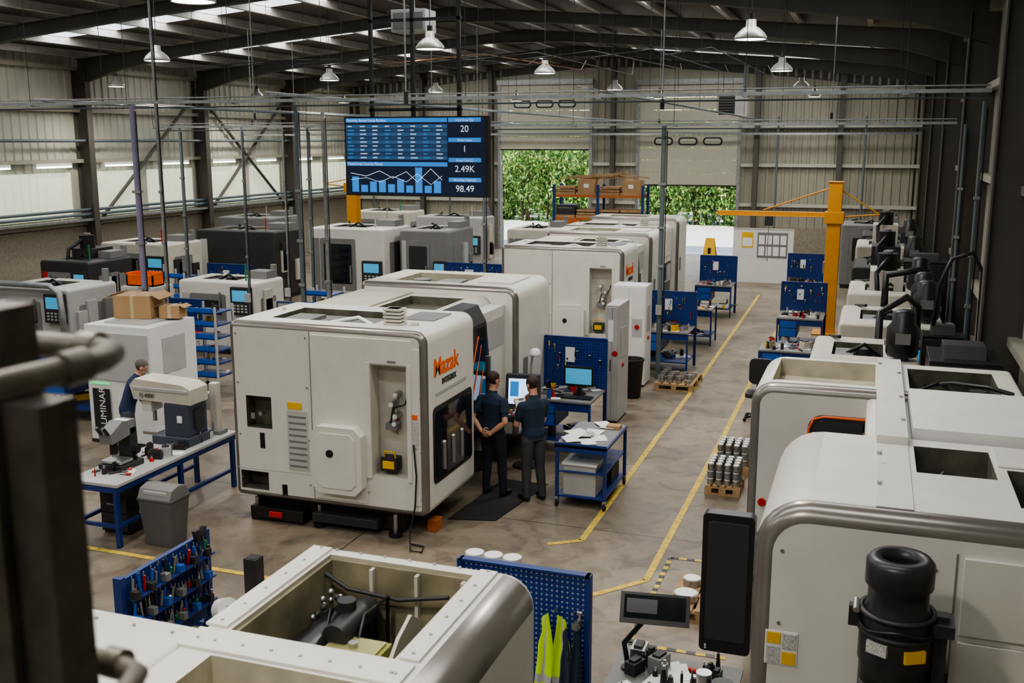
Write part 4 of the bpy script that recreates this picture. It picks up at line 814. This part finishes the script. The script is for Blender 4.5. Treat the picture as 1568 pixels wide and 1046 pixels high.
e=empty("notice_board_partition",(-3.65,37.6,0)); m_=MB(); m_.box(-1.05,1.05,-.05,.05,0,1.9,WHITE); m_.box(-1.07,1.07,-.06,.06,1.9,1.94,LGREY)
m_.box(-.75,-.35,-.06,-.05,1.25,1.8,YEL); m_.box(-.72,-.38,-.062,-.06,1.3,1.6,PAPER); m_.box(-.2,.85,-.06,-.05,.9,1.8,GREY)
for i in range(4):
    for j in range(2): m_.box(-.15+i*.25,.05+i*.25,-.065,-.06,.98+j*.4,1.3+j*.4,PAPER)
m_.obj("partition",e)
e=empty("wet_floor_sign",(-6.4,43.5,0)); m_=MB()
for s_ in(-1,1): m_.add([(-.3,s_*.25,0),(.3,s_*.25,0),(.18,s_*.03,1.0),(-.18,s_*.03,1.0),(-.3,s_*.28,0),(.3,s_*.28,0),(.18,s_*.05,1.0),(-.18,s_*.05,1.0)],[(0,1,2,3),(4,5,6,7),(0,1,5,4),(1,2,6,5),(2,3,7,6),(3,0,4,7)],YEL)
m_.box(-.06,.06,-.2,-.14,.35,.6,BLACK); m_.obj("sign",e)
e=empty("pallet_racking",(-10.3,40.2,0)); m_=MB()
for x in(-1.8,0,1.8):
    for y in(-.5,.5): m_.box(x-.05,x+.05,y-.05,y+.05,0,3.3,BLUE)
for z in(1.0,2.0,2.9):
    for y in(-.5,.5): m_.box(-1.8,1.8,y-.03,y+.03,z-.1,z,ORAD)
rn=random.Random(8)
for z in(0.02,1.0,2.0,2.9):
    for q in(-1.35,-.5,.45,1.3):
        zz=z
        m_.cb((q,0,zz+.05),(.8,1.0,.1),WOOD); zz+=.1
        k=rn.random()
        if k<.4: hh=rn.uniform(.3,.55); m_.cb((q,0,zz+hh/2),(.7,.85,hh),CARD); m_.cb((q,-.43,zz+hh/2),(.2,.01,.15),PAPER)
        elif k<.7: hh=rn.uniform(.2,.5); m_.cb((q,0,zz+hh/2),(.75,.9,hh),DARK); m_.cb((q,-.46,zz+hh*.7),(.6,.01,.04),GREY)
        else:
            for j in range(4):
                for r_ in range(2): m_.cb((q,-.35+j*.25,zz+.06+r_*.12),(.78,.16,.08),WOOD,(0,0,rn.uniform(-4,4)))
for i in range(9): m_.cb((-1.0+i*.28,-.1,3.55+.05*(i%3)),(1.4,.12,.05),WOOD,(0,rn.uniform(-16,16),rn.uniform(-14,14)))
m_.cyl((-.9,-.75,1.7),(-.9,-.6,1.7),.3,ORAD,20); m_.cyl((-.9,-.77,1.7),(-.9,-.75,1.7),.12,BLACK,20); m_.obj("racking",e)
e=empty("exit_sign",(WX0+.4,20.8,2.0)); m_=MB(); m_.box(-.02,.02,-.3,.3,-.15,.15,GREEN); m_.box(.02,.024,-.2,.1,-.05,.05,PAPER); m_.obj("plate",e)
# ---------------------------------------------------------------- mezzanine railing close to camera
e=empty("mezzanine_guard_rail",(0,0,0)); m_=MB()
OLIVE=mat("railing_paint",(.12,.105,.08),.4,.2,var=.3,scale=30)
OLV2=mat("railing_post_paint",(.075,.065,.05),.5,.1,var=.3,scale=20)
m_.box(-1.035,-.975,.985,1.05,0,4.67,OLV2); m_.box(-1.16,-1.04,.97,1.06,0,4.79,OLV2); m_.box(-1.2,-1.0,.92,1.1,0,.02,OLV2)
for z in(4.72,4.25):
    m_.tube([(-1.9,1.12,z),(-1.15,1.12,z),(-1.0,1.115,z),(-.955,1.10,z),(-.938,1.06,z),(-.938,1.0,z),(-.95,.9,z),(-.98,.6,z),(-1.0,.0,z)],.0175,OLIVE,16)
    m_.cyl((-1.02,1.119,z),(-.99,1.117,z),.023,OLIVE,16); m_.cyl((-.939,1.03,z),(-.94,.99,z),.023,OLIVE,16)
m_.obj("railing",e)
# ---------------------------------------------------------------- people
def person(name,loc,yaw,J,shirt,trou,hair,sleeve=.5,headrot=(0,0,0)):
    e=empty(name,loc,yaw); t=MB(); segs=[]
    V=Vector
    def ring_loft(path):
        n=18; vs=[]; P=[V(p[0]) for p in path]
        for i,(c,rx,ry) in enumerate(path):
            c=V(c); d=(P[min(i+1,len(P)-1)]-P[max(i-1,0)]).normalized(); sd=V((1,0,0)); sd=(sd-d*sd.dot(d)).normalized(); fw=d.cross(sd)
            for k in range(n):
                a=2*math.pi*k/n; ca,sa=math.cos(a),math.sin(a)
                ex=lambda q:math.copysign(abs(q)**.85,q)
                vs.append(c+sd*rx*ex(ca)+fw*ry*ex(sa))
        fs=[(i*n+k,i*n+(k+1)%n,(i+1)*n+(k+1)%n,(i+1)*n+k) for i in range(len(path)-1) for k in range(n)]
        fs+=[tuple(range(n-1,-1,-1)),tuple(range((len(path)-1)*n,len(path)*n))]
        t.add(vs,fs,SKIN,True)
    T=J['torso']; R_=[(.158,.115),(.168,.122),(.160,.112),(.178,.12),(.186,.115),(.13,.085),(.062,.062),(.055,.058)]
    ring_loft([(c,)+r for c,r in zip(T,R_)])
    segs.append((V(T[0])-V((0,0,.1)),V(T[0])+V((0,0,.03)),'trou',.15)); segs.append((V(T[1]),V(T[4]),'shirt',.16)); segs.append((V(T[4]),V(T[5])-V((0,0,.01)),'shirt',.11)); segs.append((V(T[6])-V((0,0,.005)),V(T[7]),'skin',.06))
    for side in('L','R'):
        sh,el,wr=[V(p) for p in J['arm'+side][:3]]; sh.z-=.015
        t.sph(sh,.066,SKIN,14,10); m1=sh.lerp(el,.35);m2=el.lerp(wr,.3)
        t.tube([V(T[5])-V((0,0,.03)),sh+V((0,0,.0))],[.066,.060],SKIN,14)
        sl=sh.lerp(el,sleeve+.1) if sleeve<1 else el
        t.tube([sh,m1,sl],[.068,.064,.060],SKIN,14); t.tube([sh,m1,el,m2,wr],[.06,.05,.042,.043,.028],SKIN,14)
        if sleeve>=1: t.tube([el,m2,wr],[.052,.048,.036],SKIN,14); t.sph(el,.052,SKIN)
        else: t.sph(el,.043,SKIN)
        if sleeve<1: segs+= [(sh,sl,'shirt',.07),(sl,el,'skin',.045),(el,wr,'skin',.04)]
        else: segs+=[(sh,el,'shirt',.07),(el,wr,'shirt',.05)]
        hp,kn,an=[V(p) for p in J['leg'+side][:3]]; toe=V(J['leg'+side][3])
        t.tube([hp+V((0,0,.06)),hp,hp.lerp(kn,.4),kn,kn.lerp(an,.3),kn.lerp(an,.7),an-V((0,0,.02))],[.085,.1,.09,.07,.07,.06,.056],SKIN,16)
        heel=V((an.x,an.y,.04))-(toe-an).normalized()*.03; heel.z=.045
        t.tube([heel-(V((toe.x,toe.y,0))-V((an.x,an.y,0))).normalized()*.03,heel,heel.lerp(toe,.5),toe-V((0,0,.0))],[.03,.045,.047,.032],SKIN,12)
        segs+=[(hp,kn,'trou',.09),(kn,V((an.x,an.y,.1)),'trou',.06),(V((heel.x,heel.y,.03)),toe,'shoe',.045)]
    hc=V(J['head']); Mh=Euler([math.radians(a) for a in headrot]).to_matrix()
    H=lambda x,y,z: hc+Mh@V((x,y,z))
    t.sph(hc+Mh@V((0,-.012,.03)),(.078,.096,.092),SKIN,20,14,Mh); t.sph(H(0,.022,-.045),(.06,.068,.072),SKIN,18,12,Mh); t.sph(H(0,.095,-.005),(.014,.022,.02),SKIN,10,8,Mh); t.sph(H(0,.085,-.055),(.022,.014,.010),SKIN,10,8,Mh)
    t.sph(H(0,.07,-.1),(.026,.02,.018),SKIN,10,8,Mh)
    for s_ in(-1,1): t.sph(H(s_*.08,-.005,-.005),(.012,.02,.032),SKIN,10,8,Mh)
    t.tube([V(T[6]),V(T[7]),H(0,-.01,-.03)],[.062,.055,.055],SKIN,14)
    t.sph(H(0,-.028,.045),(.085,.098,.09),SKIN,20,14,Mh)
    o=t.obj("body",e); md=o.modifiers.new("r","REMESH"); md.mode='VOXEL'; md.voxel_size=.009; md.use_smooth_shade=True
    sm=o.modifiers.new("s","SMOOTH"); sm.iterations=5; sm.factor=.5
    bpy.context.view_layer.update(); dg=bpy.context.evaluated_depsgraph_get(); me=bpy.data.meshes.new_from_object(o.evaluated_get(dg)); o.modifiers.clear(); o.data=me
    me.materials.clear(); idx={'skin':0,'shirt':1,'trou':2,'shoe':3,'hair':4}
    for m in(SKIN,shirt,trou,BLACK,hair): me.materials.append(m)
    Mi=Mh.inverted()
    for p in me.polygons:
        c=p.center; p.use_smooth=True; l=Mi@(c-hc)
        if l.length<.17 and l.z>-.115 and (c-V(T[5])).length>.1:
            back=l.y<-.005 and l.z>-.05 and not(abs(l.x)>.076 and l.y>-.03 and l.z<.03); top=l.z>.075 and l.y<.09
            p.material_index=4 if (back or top or (l.z>.035 and l.y<.03)) else 0; continue
        best=None
        for a,b,tg,r in segs:
            ab=b-a; u=max(0,min(1,(c-a).dot(ab)/ab.length_squared)); dd=(c-(a+ab*u)).length-r
            if best is None or dd<best[0]: best=(dd,tg)
        p.material_index=idx[best[1]]
    f=MB()
    for s_ in(-1,1): f.sph(H(s_*.03,.070,.012),.0095,PAPER,10,8); f.sph(H(s_*.03,.0775,.012),.0042,BLACK,8,6); f.tube([H(s_*.045,.072,.035),H(s_*.03,.08,.038),H(s_*.016,.082,.034)],.004,hair,6)
    f.tube([H(-.02,.090,-.054),H(0,.097,-.056),H(.02,.090,-.054)],.004,mat("lips",(.4,.15,.12),.5),6)
    f.obj("face",e)
    for side in('L','R'):
        wr=V(J['arm'+side][2]); dr=V(J['arm'+side][3]).normalized(); nm=V(J['arm'+side][4]); nm=(nm-dr*nm.dot(dr)).normalized(); sd=dr.cross(nm)
        curl=J['arm'+side][5]; h=MB(); th=J['arm'+side][6]
        P=lambda a,b,c: wr+dr*a+sd*b+nm*c
        h.tube([P(-.03,0,0),P(0,0,0),P(.02,0,0)],[.027,.027,.028],SKIN,12)
        Mp=Matrix((sd,nm,dr)).transposed(); h.sph(P(.05,0,0),(.042,.018,.055),SKIN,14,10,Mp)
        for i,(b,L,r) in enumerate(((.031,.068,.0085),(.0105,.078,.009),(-.0105,.073,.0088),(-.031,.058,.0078))):
            b*=th
            pts=[P(.05,b*.8,0),P(.092,b,0)]; ang=0; p=pts[-1]
            for q,fr in enumerate((.45,.3,.25)):
                ang+=curl*(1+.1*i); p=p+(dr*math.cos(ang)+nm*math.sin(ang))*L*fr; pts.append(p)
            h.tube(pts,[r*1.1,r*1.05,r,r*.92,r*.7],SKIN,9); h.sph(pts[-1],r*.72,SKIN,8,6)
        tp=[P(.02,th*.025,.005),P(.045,th*.05,.012),P(.07,th*.058,.025),P(.09,th*.05,.038)]; h.tube(tp,[.014,.0125,.011,.009],SKIN,9); h.sph(tp[-1],.009,SKIN,8,6)
        h.obj("hand_"+side.lower(),e)
    return e
UP=[(0,0,.90),(0,0,.98),(0,.01,1.08),(0,.015,1.25),(0,0,1.38),(0,-.01,1.455),(0,-.005,1.50),(0,.01,1.56)]
def leg(x,dx=0,dy=0,k=.02): return [(x,0,.9),(x+dx*.5,dy*.5+k,.48),(x+dx,dy,.09),(x+dx*1.1+.02*math.copysign(1,x),dy+.17,.035)]
J1=dict(torso=UP,head=(0,.03,1.675),
 armL=[(-.19,-.01,1.41),(-.27,-.13,1.14),(-.07,-.19,.98),(.7,-.05,-.1),(.1,1,.2),.35,1],
 armR=[(.19,-.01,1.41),(.28,-.12,1.14),(.08,-.21,.96),(-.7,-.05,-.15),(-.1,1,.2),.35,-1],legL=leg(-.1,-.03),legR=leg(.1,.05,.03))
person("machine_operator",(-4.90,13.2,.016),-14,J1,NAVY,TROU,HAIR,.5,(-12,0,-22))
J2=dict(torso=UP,head=(0,.045,1.665),
 armL=[(-.19,0,1.41),(-.24,.06,1.13),(-.09,.27,1.20),(.5,.6,.25),(.3,-.2,1),.5,-1],
 armR=[(.19,0,1.41),(.23,.10,1.13),(.07,.22,1.38),(-.35,.15,1),(-.3,-.9,.1),.6,1],legL=leg(-.09,-.01,.02),legR=leg(.09,.04,-.04))
person("machine_operator",(-4.30,13.2,0),50,J2,NAVY,TROUG,HAIR,.5,(-20,0,10))
e=empty("clipboard",(-4.53,13.42,1.27),50); m_=MB(); m_.cb((0,0,0),(.22,.008,.3),CARD,(-30,0,0)); m_.cb((0,-.006,0.003),(.2,.004,.27),PAPER,(-30,0,0)); m_.cb((0,.06,.115),(.08,.012,.025),STEEL,(-30,0,0)); m_.obj("board",e)
LT=[(0,0,.90),(0,.0,.98),(0,.03,1.08),(0,.09,1.24),(0,.13,1.36),(0,.155,1.43),(0,.18,1.47),(0,.215,1.515)]
J3=dict(torso=LT,head=(0,.25,1.60),
 armL=[(-.19,.12,1.38),(-.27,.26,1.12),(-.18,.50,1.10),(.15,.9,-.1),(0,-.2,-1),.3,1],
 armR=[(.19,.12,1.38),(.26,.28,1.13),(.15,.50,1.12),(-.1,.9,-.1),(0,-.2,-1),.3,-1],legL=leg(-.1,-.02,.05),legR=leg(.1,.03,-.05))
person("machine_inspector",(-10.6,12.45,0),-52,J3,NAVY2,TROUG,HAIRG,1.0,(-35,0,0))
# ---------------------------------------------------------------- light, sky, camera
w=bpy.data.worlds.new("sky"); S.world=w; w.use_nodes=True; nt=w.node_tree; bg=nt.nodes["Background"]; sk=nt.nodes.new("ShaderNodeTexSky"); sk.sky_type='NISHITA'; sk.sun_disc=False; sk.sun_elevation=math.radians(45)
nt.links.new(sk.outputs[0],bg.inputs[0]); bg.inputs[1].default_value=.45
l=bpy.data.lights.new("sun",'SUN'); l.energy=10; l.angle=.02; l.color=(1,.95,.85); o=bpy.data.objects.new("sun",l); COL.objects.link(o); o.rotation_euler=Vector((-.55,-.35,.8)).to_track_quat('Z','Y').to_euler()
cd=bpy.data.cameras.new("camera"); co=bpy.data.objects.new("camera",cd); COL.objects.link(co); S.camera=co
cd.sensor_width=36; cd.lens=36*1574/1568; cd.clip_start=.05; cd.clip_end=300
co.location=(0,0,5); co.rotation_euler=(math.radians(90-11.04),0,math.radians(19.28))
cd.dof.use_dof=True; cd.dof.focus_distance=13.5; cd.dof.aperture_fstop=4
S.view_settings.view_transform='AgX'; S.view_settings.look='AgX - Medium High Contrast'; S.view_settings.exposure=0
